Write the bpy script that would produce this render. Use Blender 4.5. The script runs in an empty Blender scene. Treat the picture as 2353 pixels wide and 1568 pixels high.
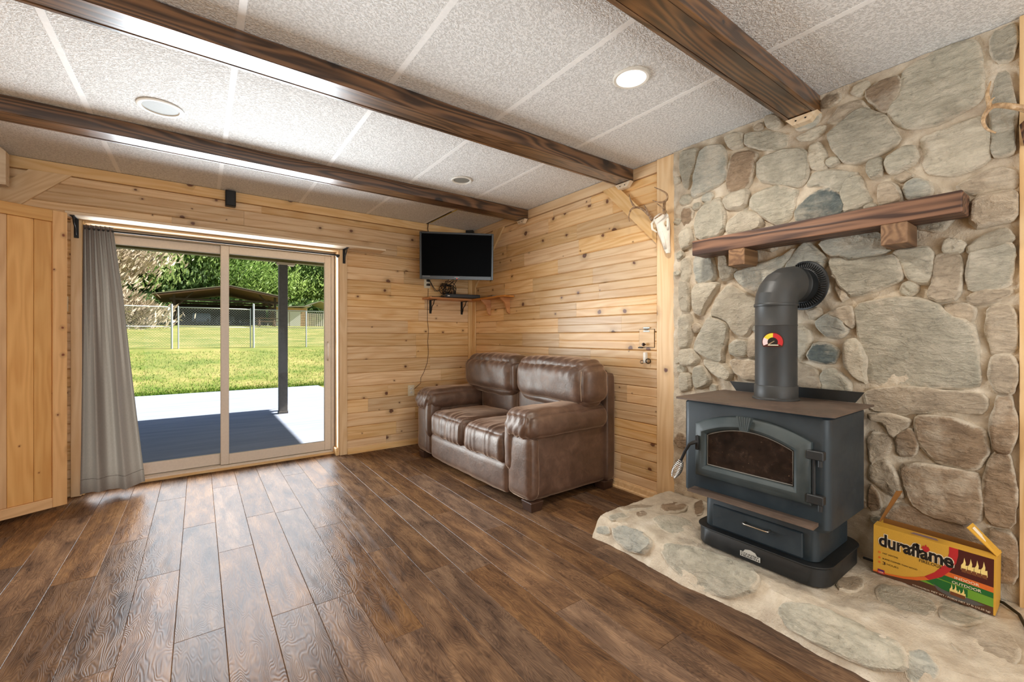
import bpy, bmesh, math, random
from mathutils import Vector, Matrix, noise, Euler
random.seed(7)
S = bpy.context.scene
C = S.collection
PI = math.pi

# ------------------------------------------------------------------ camera
cam = bpy.data.objects.new('camera', bpy.data.cameras.new('camera')); C.objects.link(cam)
cam.data.sensor_width = 36; cam.data.lens = 990/2353*36
cam.data.shift_y = -11/2353
cam.data.clip_start = 0.02; cam.data.clip_end = 400
cam.location = (0, 0, 1.18); cam.rotation_euler = (PI/2, 0, -math.radians(36))
S.camera = cam
S.view_settings.view_transform = 'Standard'; S.view_settings.look = 'None'
S.view_settings.gamma = 1; S.view_settings.use_curve_mapping = False
S.view_settings.exposure = 0.0
S.cycles.max_bounces = 7; S.cycles.diffuse_bounces = 4; S.cycles.glossy_bounces = 3
S.cycles.transparent_max_bounces = 8; S.cycles.transmission_bounces = 4
S.cycles.caustics_reflective = False; S.cycles.caustics_refractive = False
S.cycles.sample_clamp_indirect = 4.0

# ------------------------------------------------------------------ sky, sun, added area lamps
SUN_DIR = Vector((-1, .1, -.85)).normalized()
W = bpy.data.worlds.new('world'); S.world = W; W.use_nodes = True
nt = W.node_tree; nt.nodes.clear()
sky = nt.nodes.new('ShaderNodeTexSky'); sky.sky_type = 'NISHITA'; sky.sun_disc = False
sky.sun_elevation = math.radians(40); sky.sun_rotation = math.radians(95)
bg = nt.nodes.new('ShaderNodeBackground'); bg.inputs[1].default_value = 0.13
wo = nt.nodes.new('ShaderNodeOutputWorld')
nt.links.new(sky.outputs[0], bg.inputs[0]); nt.links.new(bg.outputs[0], wo.inputs[0])
sl = bpy.data.lights.new('sun', 'SUN'); sl.energy = 14.5; sl.angle = math.radians(0.6); sl.color = (1, .95, .86)
so = bpy.data.objects.new('sun', sl); C.objects.link(so); so.location = (20, 0, 20)
so.rotation_euler = SUN_DIR.to_track_quat('-Z', 'Y').to_euler()
def area(name, loc, target, sx, sy, energy, color, spread=180):
    l = bpy.data.lights.new(name, 'AREA'); l.shape = 'RECTANGLE'; l.size = sx; l.size_y = sy
    l.energy = energy; l.color = color; l.spread = math.radians(spread)
    o = bpy.data.objects.new(name, l); C.objects.link(o); o.location = loc
    o.rotation_euler = (Vector(target)-Vector(loc)).to_track_quat('-Z', 'Y').to_euler()
    return o
# added lamp just inside the glass, far brighter than the yard's own daylight
area('added_door_fill', (0.205, 4.55, 1.02), (0.205, 0, 1.1), 1.76, 1.92, 106, (.88, .95, 1), 128)
# added fill light behind the camera; no window is known there
area('fill_behind_camera', (0.4, -2.3, 1.0), (0.6, 0, 2.15), 2.6, 1.5, 78, (.86, .95, 1), 150)

# ------------------------------------------------------------------ helpers
def lin(c):
    c /= 255.0
    return c/12.92 if c <= .04045 else ((c+.055)/1.055)**2.4
def RGB(r, g, b): return (lin(r), lin(g), lin(b), 1)
WL = {}                                   # world origin each object's mesh is measured from
class MB:
    def __init__(s): s.v = []; s.f = []
    def add(s, V, F):
        n = len(s.v); s.v += [tuple(p) for p in V]; s.f += [tuple(n+i for i in f) for f in F]; return s
    def box(s, x0, x1, y0, y1, z0, z1, bev=0, seg=1):
        if bev <= 0:
            return s.add([(x0,y0,z0),(x1,y0,z0),(x1,y1,z0),(x0,y1,z0),(x0,y0,z1),(x1,y0,z1),(x1,y1,z1),(x0,y1,z1)],
                         [(0,3,2,1),(4,5,6,7),(0,1,5,4),(1,2,6,5),(2,3,7,6),(3,0,4,7)])
        bm = bmesh.new(); bmesh.ops.create_cube(bm, size=1)
        for v in bm.verts:
            v.co = Vector(((x0+x1)/2+v.co.x*(x1-x0), (y0+y1)/2+v.co.y*(y1-y0), (z0+z1)/2+v.co.z*(z1-z0)))
        bmesh.ops.bevel(bm, geom=bm.edges[:], offset=bev, segments=seg, profile=.5, affect='EDGES')
        return s.bm(bm)
    def bm(s, bm):
        bm.verts.index_update()
        s.add([v.co[:] for v in bm.verts], [[v.index for v in f.verts] for f in bm.faces]); bm.free(); return s
    def prism(s, pts, axis, a0, a1):       # polygon extruded along an axis; pts in the other two axes in order
        def P(p, a):
            return {'x': (a, p[0], p[1]), 'y': (p[0], a, p[1]), 'z': (p[0], p[1], a)}[axis]
        n = len(pts)
        V = [P(p, a0) for p in pts]+[P(p, a1) for p in pts]
        F = [tuple(range(n))[::-1], tuple(range(n, 2*n))]+[(i, (i+1) % n, n+(i+1) % n, n+i) for i in range(n)]
        return s.add(V, F)
    def tube(s, path, r, n=8, caps=True, closed=False):
        path = [Vector(p) for p in path]; m = len(path)
        R = r if isinstance(r, (list, tuple)) else [r]*m
        V = []; up = None
        for i, p in enumerate(path):
            if closed: t = path[(i+1) % m]-path[i-1]
            else: t = path[min(i+1, m-1)]-path[max(i-1, 0)]
            t = t.normalized() if t.length > 1e-9 else Vector((0, 0, 1))
            if up is None:
                up = t.orthogonal().normalized()
            up = (up-t*up.dot(t)); up = up.normalized() if up.length > 1e-6 else t.orthogonal().normalized()
            b = t.cross(up)
            V += [p+(up*math.cos(2*PI*k/n)+b*math.sin(2*PI*k/n))*R[i] for k in range(n)]
        F = []
        for i in range(m if closed else m-1):
            j = (i+1) % m
            F += [(i*n+k, i*n+(k+1) % n, j*n+(k+1) % n, j*n+k) for k in range(n)]
        if caps and not closed: F += [tuple(range(n))[::-1], tuple((m-1)*n+k for k in range(n))]
        return s.add(V, F)
    def lathe(s, prof, c, axis=(0, 0, 1), n=32, caps=True):   # prof: (radius, height along the axis)
        ax = Vector(axis).normalized(); u = ax.orthogonal().normalized(); w = ax.cross(u); c = Vector(c)
        V = []
        for r, h in prof:
            V += [c+ax*h+(u*math.cos(2*PI*k/n)+w*math.sin(2*PI*k/n))*r for k in range(n)]
        F = []
        for i in range(len(prof)-1):
            F += [(i*n+k, i*n+(k+1) % n, (i+1)*n+(k+1) % n, (i+1)*n+k) for k in range(n)]
        if caps: F += [tuple(range(n))[::-1], tuple((len(prof)-1)*n+k for k in range(n))]
        return s.add(V, F)
    def ball(s, c, r, n=16, m=10, sc=(1, 1, 1)):
        V = []; F = []
        for i in range(m+1):
            th = PI*i/m
            V += [(c[0]+r*sc[0]*math.sin(th)*math.cos(2*PI*k/n), c[1]+r*sc[1]*math.sin(th)*math.sin(2*PI*k/n), c[2]+r*sc[2]*math.cos(th)) for k in range(n)]
        for i in range(m):
            F += [(i*n+k, (i+1)*n+k, (i+1)*n+(k+1) % n, i*n+(k+1) % n) for k in range(n)]
        return s.add(V, F)
    def xf(s, M):
        s.v = [tuple(M @ Vector(p)) for p in s.v]; return s
def soft(hx, hy, hz, r, c=(0, 0, 0), n=12, puff=0.0, fn=None, pz=None):
    """a rounded, puffed cushion shape centred on c; fn(local point, normal) gives an extra offset along the normal"""
    mb = MB(); H = Vector((hx, hy, hz)); idx = {}; V = []; F = []
    def vid(p):
        k = tuple(round(a, 5) for a in p)
        if k not in idx:
            idx[k] = len(V)
            q = Vector((p[0]*hx, p[1]*hy, p[2]*hz))
            inn = Vector([max(-(H[i]-r), min(H[i]-r, q[i])) for i in range(3)])
            d = q-inn
            nn = d.normalized() if d.length > 1e-9 else Vector((0, 0, 1))
            w = inn+nn*r
            pf = puff*(1-p[0]**4)*(1-p[1]**4) if abs(p[2]) > .98 else puff*.6*(1-p[2]**4)*(1-(p[1] if abs(p[0]) > .98 else p[0])**4)
            w = w+nn*pf
            if fn: w = w+nn*fn(w, nn)
            V.append((w[0]+c[0], w[1]+c[1], w[2]+c[2]))
        return idx[k]
    N = [n, n, n] if isinstance(n, int) else n
    def g(a, ax):                         # denser sampling near the rounded edges
        t = a/N[ax]*2-1
        return max(-1, min(1, math.sin(t*PI/2)*.55+t*.45))
    for ax in range(3):
        u, v = [i for i in range(3) if i != ax]
        for sg in (-1, 1):
            for i in range(N[u]):
                for j in range(N[v]):
                    q = []
                    for a, b in ((i, j), (i+1, j), (i+1, j+1), (i, j+1)):
                        p = [0, 0, 0]; p[ax] = sg; p[u] = g(a, u); p[v] = g(b, v); q.append(vid(p))
                    flip = (sg > 0) == (ax == 1)
                    F.append(tuple(q[::-1]) if flip else tuple(q))
    return mb.add(V, F)
def new_mesh(name, mb, mat, smooth):
    me = bpy.data.meshes.new(name); me.from_pydata(mb.v, [], mb.f); me.update()
    if mat is not None: me.materials.append(mat)
    if smooth is not False:
        me.shade_smooth()
        if smooth is not True: me.set_sharp_from_angle(angle=math.radians(smooth))
    return me
def obj(name, mb, mat, parent=None, smooth=False, loc=None, rot=None, me=None):
    """one mesh object. Vertices are world coordinates measured back to the parent's origin, unless loc/rot are given (then local)"""
    org = WL.get(parent.name if parent else None)
    if me is None:
        if loc is None and org is not None and org.length > 0:
            mb.v = [(p[0]-org[0], p[1]-org[1], p[2]-org[2]) for p in mb.v]
        me = new_mesh(name, mb, mat, smooth)
    o = bpy.data.objects.new(name, me); C.objects.link(o)
    if parent: o.parent = parent
    if loc is not None:
        o.location = Vector(loc)-(org if org is not None else Vector())
        if rot: o.rotation_euler = rot
    WL[o.name] = org if org is not None else Vector()
    return o
def tag(o, label, cat, group=None):
    o['label'] = label; o['category'] = cat
    if group: o['group'] = group
    return o
def thing(name, label, cat, loc=(0, 0, 0), group=None, rot=None):
    o = bpy.data.objects.new(name, None); C.objects.link(o); o.location = loc
    o.empty_display_size = .05
    if rot is not None: o.rotation_euler = rot; WL[o.name] = Vector()      # rotated things are authored in local coordinates
    else: WL[o.name] = Vector(loc)
    return tag(o, label, cat, group)
def struct(name, mb, mat, parent=None, **k):
    o = obj(name, mb, mat, parent, **k)
    if parent is None: o['kind'] = 'structure'
    return o
def dup(o, parent=None, loc=None, rot=None):
    c = o.copy(); C.objects.link(c)
    if parent: c.parent = parent
    if loc is not None: c.location = loc
    if rot is not None: c.rotation_euler = rot
    for ch in list(o.children): dup(ch, c)
    return c

# ------------------------------------------------------------------ materials
def mat(name):
    m = bpy.data.materials.new(name); m.use_nodes = True; t = m.node_tree; t.nodes.clear()
    o = t.nodes.new('ShaderNodeOutputMaterial'); b = t.nodes.new('ShaderNodeBsdfPrincipled')
    t.links.new(b.outputs[0], o.inputs[0]); return m, t, b, o
def N(t, typ, **k):
    n = t.nodes.new(typ)
    for a, v in k.items():
        if a.startswith('i_'): n.inputs[a[2:].replace('_', ' ')].default_value = v
        elif a[0] == 'n' and a[1:].isdigit(): n.inputs[int(a[1:])].default_value = v
        else: setattr(n, a, v)
    return n
def L(t, a, b): t.links.new(a, b)
def ramp(t, fac, stops):
    r = t.nodes.new('ShaderNodeValToRGB'); e = r.color_ramp.elements
    while len(e) < len(stops): e.new(.5)
    for q, (p, c) in zip(e, stops): q.position = p; q.color = c
    L(t, fac, r.inputs[0]); return r.outputs[0]
def mixc(t, fac, a, b, mode='MIX'):
    m = t.nodes.new('ShaderNodeMix'); m.data_type = 'RGBA'; m.blend_type = mode
    for s, i in ((fac, 0), (a, 6), (b, 7)):
        if isinstance(s, (int, float)): m.inputs[i].default_value = s
        elif isinstance(s, tuple): m.inputs[i].default_value = s
        else: L(t, s, m.inputs[i])
    return m.outputs[2]
def mathn(t, op, a, b=None, clamp=False):
    m = t.nodes.new('ShaderNodeMath'); m.operation = op; m.use_clamp = clamp
    for s, i in ((a, 0), (b, 1)):
        if s is None: continue
        if isinstance(s, (int, float)): m.inputs[i].default_value = s
        else: L(t, s, m.inputs[i])
    return m.outputs[0]
def maprange(t, v, a, b, c=0., d=1.):
    m = N(t, 'ShaderNodeMapRange', n1=a, n2=b, n3=c, n4=d); m.interpolation_type = 'SMOOTHSTEP'; L(t, v, m.inputs[0]); return m.outputs[0]
def coords(t, scale=(1, 1, 1), rnd=True, src='Object'):
    tc = N(t, 'ShaderNodeTexCoord'); v = tc.outputs[src]
    if rnd:
        oi = N(t, 'ShaderNodeObjectInfo')
        cx = N(t, 'ShaderNodeCombineXYZ')
        for i, k in enumerate((17., 31., 23.)): L(t, mathn(t, 'MULTIPLY', oi.outputs['Random'], k), cx.inputs[i])
        va = N(t, 'ShaderNodeVectorMath', operation='ADD'); L(t, v, va.inputs[0]); L(t, cx.outputs[0], va.inputs[1]); v = va.outputs[0]
    mp = N(t, 'ShaderNodeMapping'); mp.inputs['Scale'].default_value = scale; L(t, v, mp.inputs[0])
    return mp.outputs[0]
def noise_t(t, vec, scale, detail=4., rough=.55, dist=0.):
    n = N(t, 'ShaderNodeTexNoise', i_Scale=scale, i_Detail=detail, i_Roughness=rough, i_Distortion=dist); L(t, vec, n.inputs['Vector']); return n.outputs['Fac']
def bump(t, b, h, strength, dist=.01, prev=None):
    n = N(t, 'ShaderNodeBump', i_Strength=strength, i_Distance=dist); L(t, h, n.inputs['Height'])
    if prev is not None: L(t, prev, n.inputs['Normal'])
    L(t, n.outputs[0], b.inputs['Normal']); return n.outputs[0]
def plain(name, col, rough=.5, metal=0., spec=.5, bumpy=0., bscale=60., var=0.):
    m, t, b, o = mat(name)
    b.inputs['Roughness'].default_value = rough; b.inputs['Metallic'].default_value = metal; b.inputs['Specular IOR Level'].default_value = spec
    v = coords(t, rnd=False)
    n = noise_t(t, v, bscale)
    k = max(var, .04)
    dk = tuple(c*(1-k) for c in col[:3])+(1,); lt = tuple(min(1, c*(1+k)) for c in col[:3])+(1,)
    L(t, ramp(t, n, [(.3, dk), (.7, lt)]), b.inputs['Base Color'])
    if bumpy: bump(t, b, n, bumpy, .004)
    return m
def wood(name, lo, hi, dark, knots=.5, rough=.4, grain=1., band=11., bmp=.15, knot_scale=5., contrast=1., vary=.25, spec=.4, coat=0., kthr=(.035, .075), warp_amt=2.4, ys=9):
    """sawn softwood: local X runs along the grain"""
    m, t, b, o = mat(name)
    base = coords(t, (1, 1, 1))
    warp = noise_t(t, coords(t, (.55, 5, 5)), 1.3, 2.)
    st = N(t, 'ShaderNodeMapping'); st.inputs['Scale'].default_value = (.35, ys, ys); L(t, base, st.inputs[0])
    vd = N(t, 'ShaderNodeVectorMath', operation='SCALE'); cw = N(t, 'ShaderNodeCombineXYZ'); L(t, warp, cw.inputs[1]); L(t, warp, cw.inputs[2]); L(t, cw.outputs[0], vd.inputs[0]); vd.inputs['Scale'].default_value = warp_amt
    va = N(t, 'ShaderNodeVectorMath', operation='ADD'); L(t, st.outputs[0], va.inputs[0]); L(t, vd.outputs[0], va.inputs[1])
    wv = N(t, 'ShaderNodeTexWave', wave_type='BANDS', bands_direction='DIAGONAL'); wv.inputs['Scale'].default_value = band/10; wv.inputs['Distortion'].default_value = 1.6; wv.inputs['Detail'].default_value = 2; wv.inputs['Detail Scale'].default_value = 1.5
    L(t, va.outputs[0], wv.inputs['Vector'])
    fine = noise_t(t, coords(t, (4, 120*grain, 120*grain)), 1.0, 4., .6)
    blotch = noise_t(t, coords(t, (1.5, 5, 5)), 2.0, 3.)
    streak = noise_t(t, coords(t, (1.1, 38, 38)), 1.0, 5., .65, .3)
    f = mathn(t, 'ADD', mathn(t, 'MULTIPLY', wv.outputs['Fac'], .34*contrast), mathn(t, 'ADD', mathn(t, 'MULTIPLY', fine, .3), mathn(t, 'ADD', mathn(t, 'MULTIPLY', blotch, .36), mathn(t, 'MULTIPLY', mathn(t, 'SUBTRACT', streak, .35), .55*contrast))))
    col = ramp(t, f, [(.25, hi), (.62, tuple((a+c)/2 for a, c in zip(hi, lo))), (.95, lo)])
    hgt = f
    if knots > 0:
        sx = N(t, 'ShaderNodeSeparateXYZ'); L(t, base, sx.inputs[0])
        kc = N(t, 'ShaderNodeCombineXYZ'); L(t, mathn(t, 'MULTIPLY', sx.outputs[0], .85), kc.inputs[0]); L(t, mathn(t, 'ADD', sx.outputs[1], sx.outputs[2]), kc.inputs[1])
        dv = N(t, 'ShaderNodeVectorMath', operation='ADD'); ns = N(t, 'ShaderNodeTexNoise', i_Scale=28., i_Detail=2.); L(t, base, ns.inputs['Vector'])
        sc = N(t, 'ShaderNodeVectorMath', operation='SCALE'); sc.inputs['Scale'].default_value = .016; L(t, ns.outputs['Color'], sc.inputs[0]); L(t, kc.outputs[0], dv.inputs[0]); L(t, sc.outputs[0], dv.inputs[1])
        vo = N(t, 'ShaderNodeTexVoronoi', voronoi_dimensions='2D', i_Scale=knot_scale); L(t, dv.outputs[0], vo.inputs['Vector'])
        sc2 = N(t, 'ShaderNodeSeparateColor'); L(t, vo.outputs['Color'], sc2.inputs[0])
        size = mathn(t, 'ADD', mathn(t, 'MULTIPLY', mathn(t, 'POWER', sc2.outputs[1], 2.2), 1.5), .33)
        d = mathn(t, 'DIVIDE', vo.outputs['Distance'], size)
        gate = mathn(t, 'GREATER_THAN', sc2.outputs[0], 1-knots)
        core = mathn(t, 'MULTIPLY', maprange(t, d, kthr[1], kthr[0]), gate)
        halo = mathn(t, 'MULTIPLY', maprange(t, d, kthr[1]*2.6, kthr[1]*.8), mathn(t, 'MULTIPLY', gate, .45))
        col = mixc(t, halo, col, tuple(lo[i]*.62 for i in range(3))+(1,))
        ring = ramp(t, mathn(t, 'MULTIPLY', vo.outputs['Distance'], 9.), [(0, dark), (.3, tuple(x*1.9 for x in dark[:3])+(1,)), (.5, dark)])
        col = mixc(t, core, col, ring)
    if vary:
        oi = N(t, 'ShaderNodeObjectInfo')
        wn = N(t, 'ShaderNodeTexWhiteNoise', noise_dimensions='1D'); L(t, oi.outputs['Random'], wn.inputs['W'])
        hs = N(t, 'ShaderNodeHueSaturation'); L(t, maprange(t, oi.outputs['Random'], 0, 1, 1-vary, 1+vary*.55), hs.inputs['Value']); L(t, maprange(t, wn.outputs[0], 0, 1, .9, 1.1), hs.inputs['Saturation'])
        hs.inputs['Hue'].default_value = .5; L(t, col, hs.inputs['Color']); col = hs.outputs[0]
    L(t, col, b.inputs['Base Color'])
    b.inputs['Roughness'].default_value = rough; b.inputs['Specular IOR Level'].default_value = spec
    if coat: b.inputs['Coat Weight'].default_value = coat; b.inputs['Coat Roughness'].default_value = .22
    if bmp: bump(t, b, hgt, bmp, .004)
    return m
M = {}
M['pine'] = wood('pine_boards', RGB(211, 166, 113), RGB(236, 204, 159), RGB(92, 58, 40), knots=.54, rough=.38, bmp=.05, vary=.16, coat=.15)
M['pine_trim'] = wood('pine_trim', RGB(216, 174, 120), RGB(236, 204, 158), RGB(84, 50, 34), knots=.22, rough=.4, bmp=.05, knot_scale=3.2, vary=.08)
M['pine_door'] = wood('pine_door', RGB(208, 158, 104), RGB(230, 186, 130), RGB(110, 62, 38), knots=.5, rough=.42, bmp=.05, knot_scale=5.5, vary=.1)
M['pine_raw'] = wood('pine_raw', RGB(216, 186, 146), RGB(236, 214, 182), RGB(150, 110, 70), knots=0, rough=.6, bmp=.08, vary=.05)
M['beam'] = wood('stained_beam', RGB(54, 35, 22), RGB(128, 90, 58), RGB(24, 14, 10), knots=.34, rough=.33, bmp=.15, contrast=1.5, knot_scale=3.4, vary=.12, spec=.5, coat=.7, kthr=(.05, .11), warp_amt=3.6, ys=15)
M['mantel'] = wood('stained_mantel', RGB(64, 42, 32), RGB(146, 104, 76), RGB(30, 20, 16), knots=.2, rough=.5, bmp=.25, contrast=1.7, knot_scale=2.6, vary=.05, warp_amt=3.4, ys=16)
M['corbel'] = wood('corbel', RGB(106, 74, 46), RGB(150, 112, 74), RGB(60, 40, 26), knots=0, rough=.55, bmp=.2, contrast=1.5, band=16, vary=.05)
M['shelf'] = wood('shelf_pine', RGB(176, 112, 62), RGB(208, 148, 92), RGB(80, 44, 26), knots=.25, rough=.4, bmp=.05, vary=.1)
def floor_mat():
    m, t, b, o = mat('laminate_planks')
    oi = N(t, 'ShaderNodeObjectInfo')
    v = coords(t, (1, 1, 1))
    blo = noise_t(t, coords(t, (2.4, 9, 9)), 1.5, 5., .62, .5)
    gr = noise_t(t, coords(t, (7, 150, 150)), 1., 4., .65)
    cath_w = noise_t(t, coords(t, (1.1, 4.5, 4.5)), 2.2, 2.)
    st = N(t, 'ShaderNodeMapping'); st.inputs['Scale'].default_value = (1.2, 13, 13); L(t, v, st.inputs[0])
    cw = N(t, 'ShaderNodeCombineXYZ'); L(t, mathn(t, 'MULTIPLY', cath_w, 7.), cw.inputs[1])
    va = N(t, 'ShaderNodeVectorMath', operation='ADD'); L(t, st.outputs[0], va.inputs[0]); L(t, cw.outputs[0], va.inputs[1])
    wv = N(t, 'ShaderNodeTexWave', wave_type='BANDS', bands_direction='Y'); wv.inputs['Scale'].default_value = 1.5; wv.inputs['Distortion'].default_value = 2.5; wv.inputs['Detail'].default_value = 2.; wv.inputs['Detail Scale'].default_value = 1.2
    L(t, va.outputs[0], wv.inputs['Vector'])
    dk = RGB(62, 46, 37); md = RGB(108, 79, 56); lt = RGB(150, 113, 77)
    f = mathn(t, 'ADD', mathn(t, 'MULTIPLY', blo, .9), mathn(t, 'ADD', mathn(t, 'MULTIPLY', gr, .28), mathn(t, 'MULTIPLY', wv.outputs['Fac'], .1)))
    col = ramp(t, f, [(.40, dk), (.62, md), (.88, lt)])
    spot = maprange(t, noise_t(t, coords(t, (4, 14, 14)), 1.7, 6., .7), .58, .74)
    col = mixc(t, mathn(t, 'MULTIPLY', spot, .6), col, RGB(42, 30, 24))
    hs = N(t, 'ShaderNodeHueSaturation'); wn = N(t, 'ShaderNodeTexWhiteNoise', noise_dimensions='1D'); L(t, oi.outputs['Random'], wn.inputs['W'])
    L(t, maprange(t, oi.outputs['Random'], 0, 1, .80, 1.14), hs.inputs['Value']); L(t, maprange(t, wn.outputs[0], 0, 1, .82, 1.04), hs.inputs['Saturation']); L(t, col, hs.inputs['Color'])
    L(t, hs.outputs[0], b.inputs['Base Color'])
    L(t, maprange(t, gr, .3, .7, .34, .46), b.inputs['Roughness']); b.inputs['Specular IOR Level'].default_value = .4
    h = mathn(t, 'ADD', mathn(t, 'MULTIPLY', gr, .5), mathn(t, 'MULTIPLY', wv.outputs['Fac'], .6))
    nb = bump(t, b, h, .22, .0022)
    b.inputs['Specular IOR Level'].default_value = 0.
    gl = N(t, 'ShaderNodeBsdfGlossy'); gl.inputs['Color'].default_value = (.95, .97, 1, 1)
    L(t, maprange(t, gr, .3, .7, .25, .34), gl.inputs['Roughness']); L(t, nb, gl.inputs['Normal'])
    lw = N(t, 'ShaderNodeLayerWeight', i_Blend=.35); mx = N(t, 'ShaderNodeMixShader')
    L(t, mathn(t, 'ADD', mathn(t, 'MULTIPLY', lw.outputs['Facing'], .008), .029), mx.inputs[0]); L(t, b.outputs[0], mx.inputs[1]); L(t, gl.outputs[0], mx.inputs[2]); L(t, mx.outputs[0], o.inputs[0])
    return m
M['floor'] = floor_mat()
def ceil_mat():
    m, t, b, o = mat('stippled_ceiling')
    v = coords(t, rnd=True)
    n1 = noise_t(t, v, 95., 3., .6, .6); n2 = noise_t(t, v, 230., 2.)
    h = mathn(t, 'ADD', maprange(t, n1, .38, .62), mathn(t, 'MULTIPLY', n2, .5))
    L(t, ramp(t, h, [(.1, RGB(204, 202, 198)), (.9, RGB(242, 241, 238))]), b.inputs['Base Color'])
    b.inputs['Roughness'].default_value = .75; bump(t, b, h, .55, .006); return m
M['ceiling'] = ceil_mat()
M['grid'] = plain('ceiling_grid', RGB(246, 245, 242), .5)
def stone_mat(name, a, bb, c, moss=None):
    m, t, b, o = mat(name)
    v = coords(t)
    n1 = noise_t(t, v, 7., 6., .62, .4); n2 = noise_t(t, v, 42., 5., .7); n3 = noise_t(t, coords(t, (1, 1, 3.)), 16., 5., .65, 1.2)
    f = mathn(t, 'ADD', mathn(t, 'MULTIPLY', n1, .55), mathn(t, 'MULTIPLY', n3, .45))
    col = ramp(t, f, [(.34, a), (.52, bb), (.68, c)])
    col = mixc(t, maprange(t, n2, .52, .74, 0, .45), col, tuple(x*.45 for x in a[:3])+(1,))
    col = mixc(t, maprange(t, noise_t(t, v, 3.2, 5., .7), .52, .72, 0, .55), col, RGB(214, 203, 184))
    if moss: col = mixc(t, maprange(t, noise_t(t, v, 5., 4.), .5, .66, 0, .5), col, moss)
    hs = N(t, 'ShaderNodeHueSaturation'); oi = N(t, 'ShaderNodeObjectInfo'); L(t, maprange(t, oi.outputs['Random'], 0, 1, .88, 1.1), hs.inputs['Value']); L(t, col, hs.inputs['Color'])
    at = N(t, 'ShaderNodeAttribute', attribute_name='smear'); sm = mathn(t, 'ADD', at.outputs['Fac'], mathn(t, 'MULTIPLY', mathn(t, 'SUBTRACT', noise_t(t, v, 11., 5., .7), .5), 1.5))
    col = mixc(t, maprange(t, sm, .42, .78, 0, .85), hs.outputs[0], RGB(212, 200, 180))
    L(t, col, b.inputs['Base Color']); b.inputs['Roughness'].default_value = .82; b.inputs['Specular IOR Level'].default_value = .25
    h = mathn(t, 'ADD', mathn(t, 'MULTIPLY', n3, .9), mathn(t, 'MULTIPLY', n2, .6)); bump(t, b, h, .9, .016)
    return m
ST = {'g': stone_mat('greygreen_stone', RGB(152, 147, 131), RGB(182, 175, 157), RGB(206, 197, 179)),
      't': stone_mat('tan_stone', RGB(152, 138, 119), RGB(184, 168, 146), RGB(206, 191, 169)),
      'b': stone_mat('bluegrey_stone', RGB(148, 149, 140), RGB(180, 177, 164), RGB(204, 197, 181)),
      'w': stone_mat('pale_stone', RGB(170, 160, 141), RGB(195, 185, 165), RGB(212, 201, 180)),
      'r': stone_mat('brown_shaded_stone', RGB(116, 98, 80), RGB(152, 130, 106), RGB(178, 156, 132)),  # brown rock; on the lower stones partly window shadow put into the colour
      'd': stone_mat('dark_blue_stone', RGB(82, 92, 94), RGB(116, 123, 118), RGB(160, 157, 143))}
def mortar_mat():
    m, t, b, o = mat('mortar'); v = coords(t, rnd=False)
    n1 = noise_t(t, v, 9., 5., .6); n2 = noise_t(t, v, 90., 4., .7)
    col = ramp(t, n1, [(.3, RGB(176, 160, 140)), (.55, RGB(208, 195, 174)), (.75, RGB(222, 211, 194))])
    col = mixc(t, maprange(t, n2, .55, .8, 0, .3), col, RGB(150, 130, 110))
    L(t, col, b.inputs['Base Color']); b.inputs['Roughness'].default_value = .9; b.inputs['Specular IOR Level'].default_value = .2
    bump(t, b, mathn(t, 'ADD', n1, mathn(t, 'MULTIPLY', n2, .5)), .8, .014); return m
M['mortar'] = mortar_mat()
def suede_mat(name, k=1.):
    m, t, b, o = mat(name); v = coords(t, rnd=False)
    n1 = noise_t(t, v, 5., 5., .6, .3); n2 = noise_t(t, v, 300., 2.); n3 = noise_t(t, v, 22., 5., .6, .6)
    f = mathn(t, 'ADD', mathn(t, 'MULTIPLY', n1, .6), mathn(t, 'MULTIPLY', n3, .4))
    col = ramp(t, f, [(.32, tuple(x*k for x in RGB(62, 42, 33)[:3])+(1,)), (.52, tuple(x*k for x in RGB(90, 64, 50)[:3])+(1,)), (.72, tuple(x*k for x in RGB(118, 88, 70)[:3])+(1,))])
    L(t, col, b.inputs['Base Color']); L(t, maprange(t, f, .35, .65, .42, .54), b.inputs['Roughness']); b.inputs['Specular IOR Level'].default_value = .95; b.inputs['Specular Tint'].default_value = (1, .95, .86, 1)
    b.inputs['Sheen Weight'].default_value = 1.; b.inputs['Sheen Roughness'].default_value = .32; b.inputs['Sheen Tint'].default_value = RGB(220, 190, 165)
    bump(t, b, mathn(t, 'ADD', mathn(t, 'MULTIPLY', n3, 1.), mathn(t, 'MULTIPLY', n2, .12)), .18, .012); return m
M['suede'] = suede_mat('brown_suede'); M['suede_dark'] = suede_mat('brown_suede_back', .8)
M['thread'] = plain('tan_thread', RGB(190, 160, 130), .7)
M['foot'] = plain('dark_wood_foot', RGB(66, 44, 32), .45, var=.2)
def stove_mat(name, base, dust, amount):
    m, t, b, o = mat(name); v = coords(t, rnd=False)
    n = noise_t(t, v, 6., 5., .65); n2 = noise_t(t, v, 160., 3.)
    L(t, mixc(t, maprange(t, n, .35, .75, 0, amount), base, dust), b.inputs['Base Color'])
    L(t, maprange(t, n, .3, .7, .42, .58), b.inputs['Roughness']); b.inputs['Specular IOR Level'].default_value = .5; bump(t, b, n2, .06, .002); return m
M['stove'] = stove_mat('stove_paint', RGB(34, 45, 52), RGB(52, 62, 66), .5)
M['stove_top'] = stove_mat('dusty_stove_top', RGB(84, 70, 60), RGB(112, 92, 78), .8)
M['stove_black'] = stove_mat('stove_black', RGB(26, 28, 29), RGB(40, 42, 42), .5)
M['stove_door'] = stove_mat('cast_door', RGB(48, 58, 60), RGB(80, 86, 84), .5)
M['pipe'] = stove_mat('stovepipe_paint', RGB(52, 54, 54), RGB(72, 66, 60), .5)
M['chrome'] = plain('chrome', RGB(220, 218, 214), .18, 1.)
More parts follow.
